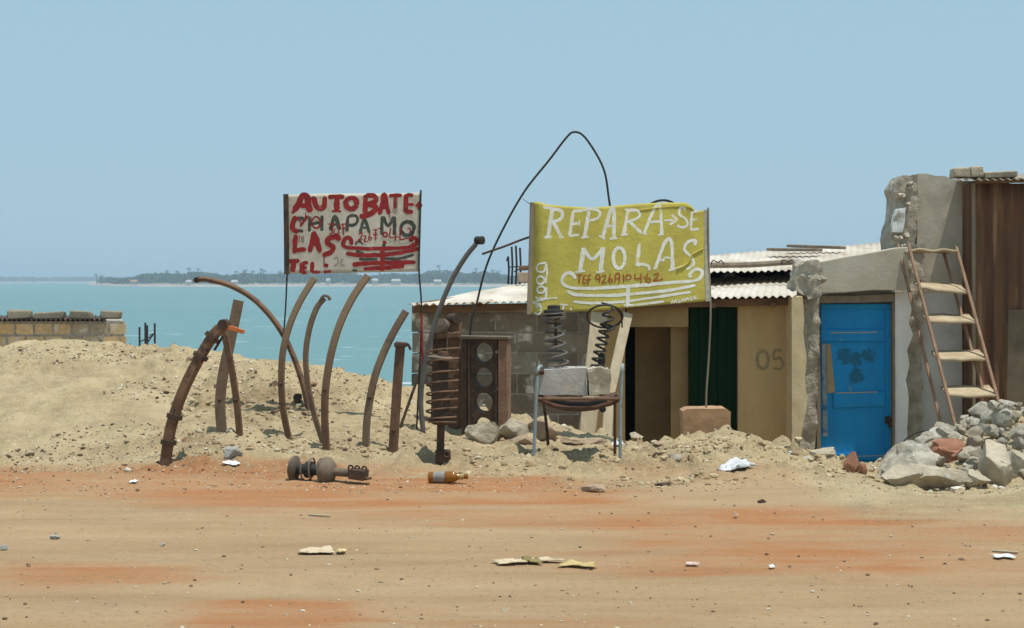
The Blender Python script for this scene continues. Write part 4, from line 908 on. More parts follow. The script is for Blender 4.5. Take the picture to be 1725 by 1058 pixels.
def rods():
    e = hit(788, 722); Y = BLK.y + .12
    mb = MB(); mb.tube([Vector((e.x, Y, gz(e.x, Y) - .1)), P(792, 562, Y), P(803, 512, Y), P(820, 447, Y), P(848, 385, Y), (P(884, 322, Y)), P(925, 270, Y), P(955, 231, Y), P(968, 222.5, Y), P(984, 230, Y), P(1006, 262, Y), P(1019, 292, Y), P(1025, 330, Y), P(1029, 365, Y), P(1031, 430, Y)], .0085, 7, smooth=8)
    tag(mb.build('bent_rod', BLACKIRON), 'tall black steel rod bent into a pointed arch behind the yellow sign', 'rod')
    mb = MB(); mb.tube([P(812, 428, Y - .05), P(850, 415, Y - .04), P(890, 400, Y), P(960, 380, Y)], .0085, 6, smooth=4)
    tag(mb.build('cross_rod', RUSTD), 'short dark rod crossing the arch and running behind the yellow sign', 'rod')
    mb = MB(); mb.tube([P(881, 335, Y), P(888, 341, Y - .05), P(896, 345, Y - .12)], .0025, 5); tag(mb.build('tie_wire', BLACKIRON), 'thin tie wire joining the arched rod to the yellow sign corner', 'wire')
rods()

# ------------------------------------------------------------------ leaf springs and bars
def leaf(pts, wpx, label, mat, th=.022, tw=.35, base=None, dtop=0.0, name='leaf_spring', group='leaf springs planted in the sand', scales=None):
    """pts from the base (on the ground) to the tip, photo pixels"""
    b = hit(*pts[0]) if base is None else base
    Y = b.y; n = len(pts)
    p3 = [P(x, y, Y + dtop * i / (n - 1)) for i, (x, y) in enumerate(pts)]
    p3 = [b + (p3[0] - p3[1]).normalized() * .08] + p3
    t = thing(name, label, 'spring', b, group)
    ps = catmull(p3, 8)
    sc = None
    MB().bar(ps, wpx * .9 * Y / F, th, tw, smooth=0).build('leaf', mat, t)
    if wpx > 11:      # centre bolt head and a second hole plug near the tip
        q = ps[int(len(ps) * .42)]; MB().lathe([(-.03, .006), (-.022, .013), (0, .013)], q, (.25, 1, 0), 8).build('centre_bolt', RUSTD, t)
    return t, Y, ps

def springs():
    t, Y, ps = leaf([(278, 784), (288, 720), (308, 660), (335, 605), (362, 562), (383, 545)], 19, 'thick clamped leaf spring pack leaning right, nearest the left mound', RUST, .05, .25)
    for (px, py, dx, dy) in [(284, 745, -.12, 1), (294, 702, -.25, 1), (338, 600, -.5, .85), (357, 568, -.65, .75)]:
        c = P(px, py, Y); d = Vector((-dx, 0, dy)).normalized()
        MB().bar([c - d * .014, c + d * .014], .092, .07, .25, smooth=0).build('clamp', RUSTD, t)
    c = P(378, 546, Y); MB().lathe([(-.035, .032), (.035, .032)], c, (.2, 1, 0), 14).build('spring_eye', RUSTD, t)
    leaf([(374, 728), (371, 680), (376, 630), (388, 575), (402, 506)], 20, 'wide pale spring blade standing behind the clamped pack, cut square on top', STEELTAN, .018, .2)
    leaf([(404, 733), (399, 680), (391, 625), (382, 580), (374, 548)], 13, 'short dark rusty blade leaning left onto the clamped pack', RUST, .02, .3)
    e = hit(516, 688)
    t, Y, ps = leaf([(520, 690), (508, 640), (490, 590), (466, 546), (430, 506), (390, 482), (350, 471), (332, 471)], 7.5, 'long thin leaf spring arching far left over the other springs', RUST, .05, .25, base=Vector((P(520, 690, e.y).x, e.y, e.z)))
    c = P(333, 471, Y); MB().lathe([(-.035, .021), (.035, .021)], c, (.15, 1, .1), 14).build('spring_eye', RUSTD, t)
    leaf([(487, 740), (477, 690), (474, 640), (477, 590), (489, 545), (507, 505), (530, 468)], 12.5, 'curved spring blade under the left half of the red sign', RUSTTAN, .02, .35)
    t, Y, ps = leaf([(545, 748), (530, 700), (519, 650), (515, 600), (521, 555), (533, 520), (546, 502)], 10.5, 'slim curved spring with small hooked cap, between two taller blades', STEELTAN, .02, .3)
    c = P(547, 501, Y); MB().bar([c + Vector((-.025, 0, -.005)), c + Vector((0, 0, .012)), c + Vector((.03, 0, 0)), c + Vector((.032, 0, -.02))], .018, .05, smooth=3).build('hooked_cap', DUSTIRON, t)
    leaf([(550, 758), (547, 700), (549, 650), (558, 595), (573, 545), (595, 500), (620, 464)], 14, 'tallest broad spring blade under the middle of the red sign', RUSTTAN, .022, .35)
    leaf([(616, 752), (619, 700), (630, 640), (646, 595), (664, 558), (684, 524)], 14, 'pale tan curved spring blade right of the red sign middle', STEELTAN, .02, .35)
    t, Y, ps = leaf([(662, 763), (666, 700), (670, 640), (675, 576)], 17, 'straight upright bar with clamped top between tan blade and thin rod', RUST, .035, .3, name='spring_bar')
    c = P(675, 582, Y); MB().box(c + Vector((0, 0, .005)), (.085, .07, .03)).build('clamp', RUSTD, t, bevel=.005)
    MB().tube([c + Vector((.03, 0, .012)), c + Vector((.05, 0, .006)), c + Vector((.068, 0, -.03))], .009, 6, smooth=4).build('hook', RUSTD, t)
    b = hit(674, 721); mb = MB(); mb.tube([b - Vector((.01, 0, .08)), b, P(709, 622, b.y + .1), P(722, 585, b.y + .15)], .011, 7)
    tag(mb.build('thin_rod', RUSTD, origin=b), 'thin dark rod leaning right against the long grey bar', 'rod')
    # long grey stabiliser bar
    b = hit(713, 728); Y = b.y
    t = thing('stabiliser_bar', 'long smooth grey bar curving right with rubber bushing on top', 'bar', b, )
    MB().tube([b - Vector((0, 0, .1)), P(713, 728, Y), P(709, 680, Y), P(713, 630, Y), (P(724, 575, Y)), P(741, 520, Y), P(762, 470, Y), P(785, 432, Y), P(802, 411, Y)], .0185, 9, smooth=8, scales=None).build('rod', STEELGREY, t)
    c = P(807, 405, Y); MB().lathe([(-.032, .018), (-.03, .03), (.028, .03), (.03, .02)], c + Vector((.004, 0, 0)), (.8, -.55, 0), 16).build('bushing', RUBBER, t)
    # orange plastic and a stick on the clamped pack
    mb = MB(); p = hit(278, 784).y; mb.sweep(catmull([P(384, 552, p - .02), P(395, 554, p - .03), P(405, 558, p - .02), P(411, 559, p)], 4), [(-.012, -.006), (.012, -.006), (.014, .006), (-.014, .006)])
    tag(mb.build('plastic_strip', ORANGE), 'orange plastic strip stuck on top of the clamped spring pack', 'plastic strip')
    mb = MB(); mb.bar([P(361, 590, p + .05), P(376, 566, p + .05)], .014, .02, smooth=0); tag(mb.build('steel_offcut', RUSTD), 'short dark offcut jammed under the top of the clamped spring pack', 'offcut')
springs()

# ------------------------------------------------------------------ coil strut, pillar, engine block
def standing_strut():
    b = hit(741, 778); Y = b.y
    t = thing('suspension_strut', 'rusty suspension strut standing upright with loose coils beside the engine block', 'strut', b)
    ax = (P(748, 545, Y) - b).normalized()
    z = lambda py: P(742, py, Y)
    def pt(py): f = (778 - py) / (778 - 545); return b.lerp(P(748, 545, Y), f)
    L = (pt(712) - b).length
    MB().lathe([(-.02, .026), (L, .026)], b, ax, 14).build('lower_tube', RUSTD, t)
    H = (pt(595) - pt(715)).length
    MB().lathe([(0, .055), (.03, .085), (.05, .06), (H * .45, .052), (H * .5, .04), (H, .036), (H + .012, .03)], pt(715), ax, 16).build('body', RUSTD, t)
    MB().helix(pt(712), pt(585), .096, 8.4, .0064, r2=.105, ph=.6, wob=.012).build('coil_spring', RUST, t)
    MB().lathe([(0, .02), (.005, .1), (.02, .105), (.03, .05)], pt(608), ax + Vector((.1, 0, .0)), 18).build('spring_seat', DUSTIRON, t)
    q = pt(768); MB().box(q + Vector((.02, -.01, .0)), (.10, .05, .085)).build('bracket', RUSTD, t, bevel=.008)
    MB().helix(q + Vector((.045, -.045, .015)), q + Vector((.045, -.04, .015)), .018, 1.05, .007).build('bracket_eye', RUSTD, t)
    # dark spring pillar behind
    b2 = hit(767, 722); Y2 = b2.y
    t = thing('spring_hanger', 'thick rusty upright post with rolled eye on top behind the strut', 'post', b2)
    MB().bar([b2 - Vector((0, 0, .1)), P(766, 640, Y2), P(766, 540, Y2)], .098, .05, .2, smooth=4).build('leaf', RUST, t)
    MB().lathe([(-.05, .038), (.05, .038)], P(765, 537, Y2), (.6, -1, 0), 16).build('spring_eye', RUSTD, t)
    MB().lathe([(-.05, .022), (-.045, .045), (-.01, .05), (.02, .042), (.04, .05), (.045, .02)], P(745, 548, Y2 - .06), (-.35, -1, .1), 18).build('rubber_mount', DUSTIRON, t)
    MB().bar([P(727, 566, Y2 - .02), P(776, 564, Y2 - .02)], .05, .06, smooth=0).build('cross_plate', RUST, t)
    MB().bar([P(737, 720, Y2 + .03), P(741, 566, Y2 + .03)], .1, .05, .1, smooth=0).build('rear_leaf', RUSTD, t)
standing_strut()

def engine_block():
    b = hit(815, 738); Y = b.y + .05
    t = thing('engine_block', 'rusty four cylinder engine block standing on end with see-through bores', 'engine block', (b.x, Y, b.z))
    x0, x1 = P(789, 0, Y).x, P(838, 0, Y).x; xs0, xs1 = P(776, 0, Y).x, P(856, 0, Y).x
    mb = MB(); n = 40; D = .13; cx = P(813.5, 0, Y).x
    cents = [594, 636, 678, 720]; tops = [572, 615, 657, 699, 742]
    for i, cpy in enumerate(cents):
        zt, zb = P(0, tops[i], Y).z, P(0, tops[i + 1], Y).z; cz = P(0, cpy, Y).z; r = .0715
        ring, sq = [], []
        for k in range(n):
            a = 2 * math.pi * k / n; c, s = math.cos(a), math.sin(a)
            ring.append((cx + r * c, cz + r * s))
            m = 1 / max(abs(c), abs(s)); u, v = c * m, s * m
            sq.append((cx + u * (x1 - cx if u > 0 else cx - x0), cz + v * (zt - cz if v > 0 else cz - zb)))
        vs = [(x, Y, z) for x, z in ring] + [(x, Y, z) for x, z in sq] + [(x, Y + D, z) for x, z in ring] + [(x, Y + D, z) for x, z in sq]
        fs = []
        for k in range(n):
            j = (k + 1) % n
            fs += [[k, j, n + j, n + k], [2 * n + k, 3 * n + k, 3 * n + j, 2 * n + j], [k, 2 * n + k, 2 * n + j, j]]
        mb.add(vs, fs)
    zt, zb = P(0, 572, Y).z, P(0, 742, Y).z
    mb.box((x1 + .004, Y + D / 2, (zt + zb) / 2), (.008, D, zt - zb)); mb.box((x0 - .004, Y + D / 2, (zt + zb) / 2), (.008, D, zt - zb))
    fr_ = MB(); zt_, zb_ = P(0, 574, Y).z, P(0, 741, Y).z
    fr_.bar([Vector((x0 + .006, Y - .006, zb_)), Vector((x0 + .006, Y - .006, zt_ - .03)), Vector((x0 + .035, Y - .006, zt_ - .004)), Vector((x1 - .035, Y - .006, zt_ - .004)), Vector((x1 - .006, Y - .006, zt_ - .03)), Vector((x1 - .006, Y - .006, zb_))], .018, .02, smooth=3); fr_.build('deck_rim', RUSTD, t)
    deck = mb.build('cylinder_deck', RUSTD, t, smooth=30)
    mb = MB(); mb.box(((x1 + .009 + xs1) / 2, Y + .06, (zt + zb) / 2), (xs1 - x1 - .009, .16, zt - zb), jit=.004); mb.build('side_casting', M('rusty_red_casting', (.27, .155, .095), (.19, .105, .065), 8, .9, .8, 40), t, bevel=.008)
    mb = MB(); mb.box(((x0 - .009 + xs0) / 2, Y + .07, (zt + zb) / 2), (x0 - .009 - xs0, .14, zt - zb), jit=.004); mb.build('side_casting', RUSTD, t, bevel=.008)
    mb = MB(); mb.box(((xs0 + xs1) / 2, Y + .06, zt + .012), (xs1 - xs0 + .02, .2, .022), jit=.004)
    for px in (782, 800, 830, 850): mb.lathe([(0, .008), (.014, .008)], P(px, 569, Y), (0, 0, 1), 8)
    mb.build('end_flange', DUSTIRON, t, bevel=.004)
    mb = MB()
    for c in tops[:-1]:
        for px in (797, 834):
            mb.lathe([(0, .006), (.006, .006)], P(px, c + 2, Y - .006), (0, 1, 0), 8)
    mb.lathe([(0, .012), (.03, .012)], P(838, 593, Y - .03), (.2, 1, 0), 10); mb.lathe([(0, .01), (.02, .01)], P(840, 655, Y - .02), (0, 1, 0), 10)
    mb.build('bolt', DUSTIRON, t); t.rotation_euler.z = R(-10)
engine_block()

# ------------------------------------------------------------------ chair with block and coil springs
def chair():
    fl = hit(899, 768); Y = fl.y; fr = Vector((P(1045, 0, Y).x, Y, gz(P(1045, 0, Y).x, Y)))
    YB = Y + .42
    t = thing('metal_chair', 'old metal chair with chipped blue grey tube legs and sagging brown seat', 'chair', fl)
    def leg(pts, r=.0115, m=BLUEGREY): MB().tube(pts, r, 9, smooth=6).build('leg', m, t)
    xf, xr = P(906, 0, Y).x, P(1047, 0, Y).x; zt = P(0, 619, Y).z
    leg([fl - Vector((0, 0, .06)), P(902, 700, Y), P(905, 640, Y), P(907, 622, Y), P(911, 617, Y + .06), P(915, 622, YB - .2)])
    leg([fr - Vector((0, 0, .06)), P(1045, 700, Y), P(1047, 640, Y), P(1048, 620, Y), P(1049, 615, Y + .06), P(1050, 622, YB - .2)])
    bl = P(925, 0, YB).x; br = P(1036, 0, YB).x
    leg([Vector((bl, YB, gz(bl, YB) - .05)), P(921, 720, YB), P(915, 672, YB)], .0105, RUSTD); leg([Vector((br, YB, gz(br, YB) - .05)), P(1036, 720, YB), P(1036, 672, YB)], .0105, RUSTD)
    mb = MB(); vs = []; nx = 16; ny = 6
    for j in range(ny + 1):
        for i in range(nx + 1):
            a, c = i / nx, j / ny; x = P(907 + (1044 - 907) * a, 0, Y).x; y = Y + .02 + (YB - Y - .04) * c
            vs.append((x, y, P(0, 671, Y).z - .075 * math.sin(math.pi * a) ** .7 * (1 - .4 * c) + .006 * mnoise.noise(Vector((a * 7, c * 4, 1)))))
    mb.add(vs, [[j * (nx + 1) + i, j * (nx + 1) + i + 1, (j + 1) * (nx + 1) + i + 1, (j + 1) * (nx + 1) + i] for j in range(ny) for i in range(nx)])
    mb.build('seat', M('brown_vinyl', (.12, .055, .03), (.075, .04, .025), 12, .8, .4, 50), t, solid=.03)
    mb = MB(); z = P(0, 672, Y).z
    mb.tube([(xf, Y, z), (xr, Y, z)], .011, 8); mb.tube([(xf, Y, z), (P(915, 0, YB).x, YB, z)], .011, 8, ref=(0, 0, 1)); mb.tube([(xr, Y, z), (br, YB, z)], .011, 8, ref=(0, 0, 1)); mb.tube([(P(915, 0, YB).x, YB, z), (br, YB, z)], .011, 8)
    mb.build('seat_frame', RUST, t)
    MB().lathe([(-.03, .012), (-.028, .022), (.02, .022), (.022, .01)], P(1015, 689, Y + .05), (0, 1, 0), 14).build('knob', RUBBER, t)
    MB().lathe([(-.03, .012), (-.028, .02), (.02, .02), (.022, .01)], P(911, 626, Y + .02), (1, 0, 0), 12).build('bolt', RUSTD, t)
    # block on the chair
    zb = P(0, 664, Y).z
    mb = rough_prism([(906, 624), (960, 620), (989, 620), (988, 645), (990, 666), (905, 665)], Y + .03, Y + .24, .03, .004, 31)
    tag(mb.build('concrete_block', M('grey_block', (.44, .42, .385), (.37, .35, .315), 7, .95, .45, 40, c3=(.5, .45, .36), s3=3, t3=.58)), 'grey concrete block lying across the seat of the metal chair', 'block')
    mb = rough_prism([(990, 622), (1012, 620), (1027, 623), (1030, 640), (1027, 664), (992, 667)], Y + .015, Y + .22, .02, .012, 33)
    tag(mb.build('concrete_chunk', M('yellowish_concrete', (.50, .44, .33), (.36, .31, .22), 6, .95, .8, 30)), 'pale broken block half on the right side of the chair seat', 'chunk')
    # coil spring with damper, left
    zt2 = P(0, 621, Y).z; Yc = Y + .13
    b = P(935, 621, Yc); b.z = P(0, 621, Y + .03).z
    t2 = thing('coil_spring', 'dark coil spring with rubber top standing on the left of the chair block', 'spring', b, 'coil springs on the chair block')
    top = P(933, 520, Yc)
    MB().helix(b + Vector((.02, 0, .012)), P(930, 535, Yc), .072, 5.2, .0085, r2=.058, ph=1.2).build('coil', STEELGREY, t2)
    MB().lathe([(0, .02), (.02, .052), (.045, .058), (.055, .07), (.07, .068), (.075, .045), (.10, .042), (.105, .02)], P(933, 540, Yc), (0, 0, 1), 18).build('rubber_top', RUBBER, t2)
    MB().lathe([(0, .012), ((P(0, 540, Yc).z - P(0, 580, Yc).z), .012)], P(936, 582, Yc), (0, 0, 1), 10).build('damper_rod', RUSTD, t2)
    MB().helix(P(933, 536, Yc), P(933, 526, Yc), .075, 1.6, .0055).build('top_coil', STEELGREY, t2)
    # coil spring right
    b = P(1010, 622, Yc); b.z = P(0, 621, Y + .03).z
    t3 = thing('coil_spring', 'thin dark coil spring with large loose ring standing on the right of the chair block', 'spring', b, 'coil springs on the chair block')
    MB().helix(b + Vector((-.02, 0, .01)), P(1021, 545, Yc), .040, 6.2, .0078, r2=.034, ph=.4).build('coil', BLACKIRON, t3)
    MB().helix(P(1027, 560, Yc - .02), P(1023, 520, Yc - .02), .036, 2.6, .0078).build('upper_coil', BLACKIRON, t3)
    MB().lathe([(0, .02), (.03, .026), (.075, .024), (.09, .012)], P(1013, 617, Yc), (.03, 0, 1), 12).build('bump_stop', RUBBER, t3)
    ring = [P(1019 + 30 * math.cos(a), 533 + 19 * math.sin(a), Yc + .05 * math.sin(a)) for a in np.linspace(0, 6.3, 26)]
    MB().tube(ring, .0075, 7).build('ring', BLACKIRON, t3)
    MB().tube([P(1013, 510, Yc - .04), P(1033, 516, Yc), P(1046, 530, Yc + .02), P(1048, 552, Yc + .04)], .0055, 6, smooth=5).build('loose_end', BLACKIRON, t3)
    # boards leaning in the doorway
    Yp = 15.2
    mb = MB(); mb.bar([P(1022, 745, Yp - .5), P(1026, 668, Yp - .35), P(1053, 548, Yp), P(1058, 528, Yp + .06)], .1, .03, smooth=0)
    tag(mb.build('board', PALEWOOD, bevel=.003), 'pale board leaning right against the hut beside the open doorway', 'board', 'pale boards leaning on the hut')
    mb = MB(); mb.bar([P(988, 750, Yp - .3), P(1000, 620, Yp - .12), P(1010, 527, Yp + .08)], .165, .03, smooth=0)
    tag(mb.build('board', PALEWOOD, bevel=.003), 'wide pale board upright on the hut wall behind the coil spring', 'board', 'pale boards leaning on the hut')
chair()

# ------------------------------------------------------------------ strut lying on the ground, bottle
def lying_strut():
    b = hit(560, 812); Y = b.y
    def pt(px, py=788): return P(px, py, Y)
    t = thing('suspension_strut', 'dusty suspension strut lying on its side at the edge of the road', 'strut', b)
    ax = (P(615, 797, Y - .06) - P(500, 787, Y + .08)); ln = ax.length; ax.normalize(); p0 = P(497, 789, Y + .08)
    K = Y / F
    def at(px): return p0 + ax * ((px - 497) * K)
    MB().lathe([(0, .02), (.002, .075), (.02, .078), (.028, .06), (.034, .03)], at(492), ax, 22).build('top_mount', DUSTIRON, t)
    MB().lathe([(0, .034), (.05, .03), (.055, .05), (.09, .05), (.095, .034), (.13, .03)], at(503), ax, 18).build('bump_stop', RUBBER, t)
    MB().helix(at(515), at(552), .07, 2.4, .0055, ph=1.0).build('coil_spring', DUSTIRON, t)
    MB().lathe([(0, .03), (.005, .07), (.02, .085), (.045, .086), (.075, .06), (.09, .03)], at(546), ax, 24).build('spring_dish', DUSTIRON, t)
    MB().lathe([(0, .026), (.14, .024)], at(570), ax, 16).build('tube', DUSTIRON, t)
    mb = MB(); c = at(614); rot = ax.to_track_quat('X', 'Z').to_matrix(); mb.box(c + Vector((0, 0, -.003)), (.105, .07, .06), rot, .004); mb.box(c + ax * .055 + Vector((0, 0, -.022)), (.05, .05, .012), rot, .003)
    mb.build('bracket', RUSTD, t, bevel=.006)
    for px in (600, 612, 625):
        c = at(px) + Vector((0, 0, .034)); MB().tube([c + Vector((.013 * math.cos(a), 0, .013 * math.sin(a))) for a in np.linspace(0, 6.4, 15)], .0055, 6).build('bracket_eye', RUSTD, t)
lying_strut()

def bottle():
    b = hit(757, 815); Y = b.y
    ax = (P(792, 803, Y - .03) - P(722, 805, Y + .02)).normalized(); p0 = P(722, 804.5, Y + .02); K = Y / F; r = 9.5 * K
    p0.z = max(p0.z, gz(p0.x, Y) + r * .95)
    t = thing('beer_bottle', 'empty brown beer bottle lying on the sand at the road edge', 'bottle', b)
    MB().lathe([(0, r * .7), (.004, r), (.145, r), (.165, r * .82), (.18, r * .5), (.225, r * .42), (.228, r * .5), (.238, r * .5), (.24, r * .35)], p0, ax, 24).build('glass', GLASS, t, smooth=40)
    MB().lathe([(.035, r * 1.02), (.105, r * 1.02)], p0, ax, 24).build('paper_label', LABEL, t, smooth=40)
    MB().lathe([(.188, r * .54), (.218, r * .47)], p0, ax, 20).build('neck_foil', FOIL, t, smooth=40)
bottle()

# ------------------------------------------------------------------ stones, rubble, litter
def rock_at(px, py, wpx, hpx, name, mat, label, cat, group=None, seed=0, depth=.8, rot=0., planes=13, rough=.05, sink=.15, flat=.62, y=None):
    b = hit(px, py) if y is None else P(px, py, y)
    K = b.y / F; wd, h = wpx * K, hpx * K
    mb = MB(); mb.rock((b.x, b.y + wd * depth * .3, b.z + h * (.5 - sink)), (wd * .8, wd * depth * .75, h * .88), seed, 4 if wpx > 25 else 3, planes, rough, rot, flat=flat)
    return tag(mb.build(name, mat, smooth=35), label, cat, group)

def stones():
    for a in [(817, 748, 60, 42, 'concrete_chunk', CONC, 'squared grey concrete chunk at the foot of the engine block', 3),
              (868, 740, 62, 42, 'concrete_chunk', CONC, 'rough grey chunk between the engine block and the chair', 14),
              (920, 742, 55, 38, 'concrete_chunk', CONCBR, 'rounded brown chunk behind the left chair legs', 15),
              (878, 750, 50, 20, 'concrete_chunk', CONCBR, 'flat broken slab lying in front of the chunks by the chair', 6),
              (392, 772, 40, 26, 'stone', STONE, 'smooth grey stone on the sand below the planted springs', 5),
              (965, 750, 46, 14, 'concrete_chunk', CONCBR, 'flat sandy slab on the ground under the metal chair', 8),
              (1000, 748, 60, 13, 'concrete_chunk', CONCBR, 'thin sandy slab between the back legs of the chair', 9),
              (1072, 742, 30, 14, 'concrete_chunk', CONC, 'small pale chunk just right of the chair below the dark doorway', 12),
              (502, 682, 20, 20, 'rusty_tin', RUSTD, 'small dark rusty tin on the mound behind the springs', 10),
              (312, 745, 14, 10, 'stone', REDBRICK, 'small reddish stone on the mound right of the clamped pack', 11),
              (1110, 752, 26, 9, 'stone', CONCBR, 'flat sandy stone on the mound left of the reddish block', 17),
              (1136, 776, 22, 14, 'stone', CONCW, 'pale stone on the mound between the chair and the plastic bag', 18),
              (1003, 830, 40, 16, 'stone', CONCBR, 'sandy slab at the road edge below the metal chair', 19),
              (92, 909, 15, 11, 'stone', STONE, 'grey pebble on the road near the left edge', 22), (5, 928, 16, 13, 'stone', STONE, 'grey pebble cut by the left edge of the frame', 23),
              (273, 921, 11, 7, 'stone', STONE, 'grey pebble on the road below the clamped spring pack', 24), (1283, 848, 16, 9, 'stone', RUSTD, 'dark pebble on the road below the beige numbered wall', 25),
              (1118, 820, 28, 9, 'stone', RUSTD, 'dark flat piece half buried left of the plastic bag', 26)]:
        rock_at(*a[:5], a[5], a[6], 'stone' if 'stone' in a[4] else ('tin' if 'tin' in a[4] else 'chunk'), None, a[7])
    big = [(1585, 826, 105, 52, CONC, 'long sunlit concrete slab at the front of the rubble heap', 31, 9), (1683, 815, 90, 78, CONC, 'largest angular boulder of rubble at the right edge', 32, 0),
           (1560, 795, 95, 48, CONCW, 'pale concrete chunk in the rubble below the white wall', 33, 10.8), (1517, 820, 80, 34, CONC, 'shaded concrete slab at the left end of the rubble heap', 34, 0),
           (1645, 822, 60, 30, CONC, 'small rough chunk between the long slab and the largest boulder', 35, 0), (1722, 800, 40, 50, CONC, 'grey chunk cut by the right frame edge in front of the rubble', 36, 0),
           (1395, 775, 52, 22, CONC, 'narrow slab leaning at the foot of the broken pillar', 37, 0), (1600, 745, 60, 30, CONCW, 'pale flat chunk at the foot of the ladder', 38, 0)]
    for px, py, wd, h, m, lab, sd, y in big:
        rock_at(px, py, wd, h, 'concrete_chunk', m, lab, 'chunk', 'large pieces of concrete rubble', sd, .8, .2 * (sd % 5 - 2), 13, .055)
    rock_at(1610, 775, 62, 40, 'brick_clump', REDBRICK, 'reddish brown lump of bonded brick on top of the rubble', 'brick lump', None, 51, .9, .3, 6, .12)
    rock_at(1438, 796, 28, 34, 'broken_brick', REDBRICK, 'upright broken red brick in front of the blue door', 'brick', 'broken red bricks', 52, .8, .2, 9, .03)
    rock_at(1456, 800, 18, 26, 'broken_brick', REDBRICK, 'smaller curved red brick shard beside the upright broken brick', 'brick', 'broken red bricks', 53, .8, .2, 8, .04)
    rnd = random.Random(12); protos = []
    for k in range(9):
        mb = MB(); mb.rock((0, 0, 0), (.7, .7, .6), 100 + k, 3, 14, .03); me_o = mb.build('concrete_chunk', [CONCW, CONC, CONCG][k % 3], origin=(0, 0, 0), smooth=35); protos.append(me_o)
    cnt = 0
    while cnt < 285:
        u = rnd.uniform(1490, 1800); Y = rnd.uniform(10.0, 14.4) if u > 1610 else rnd.uniform(10.2, 12.8)
        if u < 1580 and rnd.random() < .45: continue
        x = (u - CX) / F * Y; s = rnd.choice([.05, .06, .08, .1, .13, .17]) * rnd.uniform(.8, 1.3)
        p = protos[cnt % 9]
        o = p if cnt < 9 else p.copy()
        if cnt >= 9: C.objects.link(o)
        o.location = (x, Y, gz(x, Y) + s * rnd.uniform(.05, .4) + (.06 * rnd.random() if u > 1640 else 0)); o.scale = (s * 1.2, s, s * .9)
        o.rotation_euler = (rnd.uniform(-.6, .6), rnd.uniform(-.6, .6), rnd.uniform(0, 6.28))
        tag(o, 'small loose grey chunk in the rubble heap below the ladder', 'chunk', 'small chunks of the rubble heap'); cnt += 1
    mb = MB(); Y = 13.0
    mb.tube([P(1490, 790, Y), P(1512, 757, Y), P(1532, 735, Y), P(1560, 726, Y - .1), P(1600, 727, Y - .4), P(1630, 735, Y - .8), P(1650, 748, Y - 1.0)], .006, 6, smooth=6)
    tag(mb.build('cable', BLACKIRON), 'thin black cable arching from the door foot over the rubble', 'cable')
stones()

def crumple(px, py, wpx, hpx, name, mat, label, cat, seed, amp=.35, n=14, ang=0.0, dep=None):
    b = hit(px, py); K = b.y / F; wd = wpx * K; d = dep if dep else wd * .5; h = hpx * K; vs = []
    rnd = random.Random(seed); ca, sa = math.cos(ang), math.sin(ang)
    def smooth_gz(v):      # ground height averaged over a hand's width, for many points at once
        q = np.array(v); return sum(terrain(q[:, 0] + i * .05, q[:, 1] + j * .05) for i in (-1, 0, 1) for j in (-1, 0, 1)) / 9 + .006
    for j in range(n + 1):
        for i in range(n + 1):
            u, v = i / n - .5, j / n - .5
            e = 1 + .45 * mnoise.noise(Vector((u * 3 + seed, v * 3, seed * 2.))) + .25 * mnoise.noise(Vector((u * 9, v * 9, seed * 1.3)))
            lx, ly = u * wd * e, v * d * e
            x, y = b.x + lx * ca - ly * sa, b.y + lx * sa + ly * ca
            z = max(0, .3 + mnoise.noise(Vector((u * 3, v * 3, seed * 3.))) * .6 + .2 * mnoise.noise(Vector((u * 8, v * 8, seed)))) * h
            vs.append((x, y, .004 + z * (1 - (2 * max(abs(u), abs(v))) ** 3 * .8)))
    vs = [(p[0], p[1], p[2] + float(g)) for p, g in zip(vs, smooth_gz(vs))]
    mb = MB().add(vs, [[j * (n + 1) + i, j * (n + 1) + i + 1, (j + 1) * (n + 1) + i + 1, (j + 1) * (n + 1) + i] for j in range(n) for i in range(n)])
    return tag(mb.build(name, mat, smooth=40, solid=.001), label, cat)

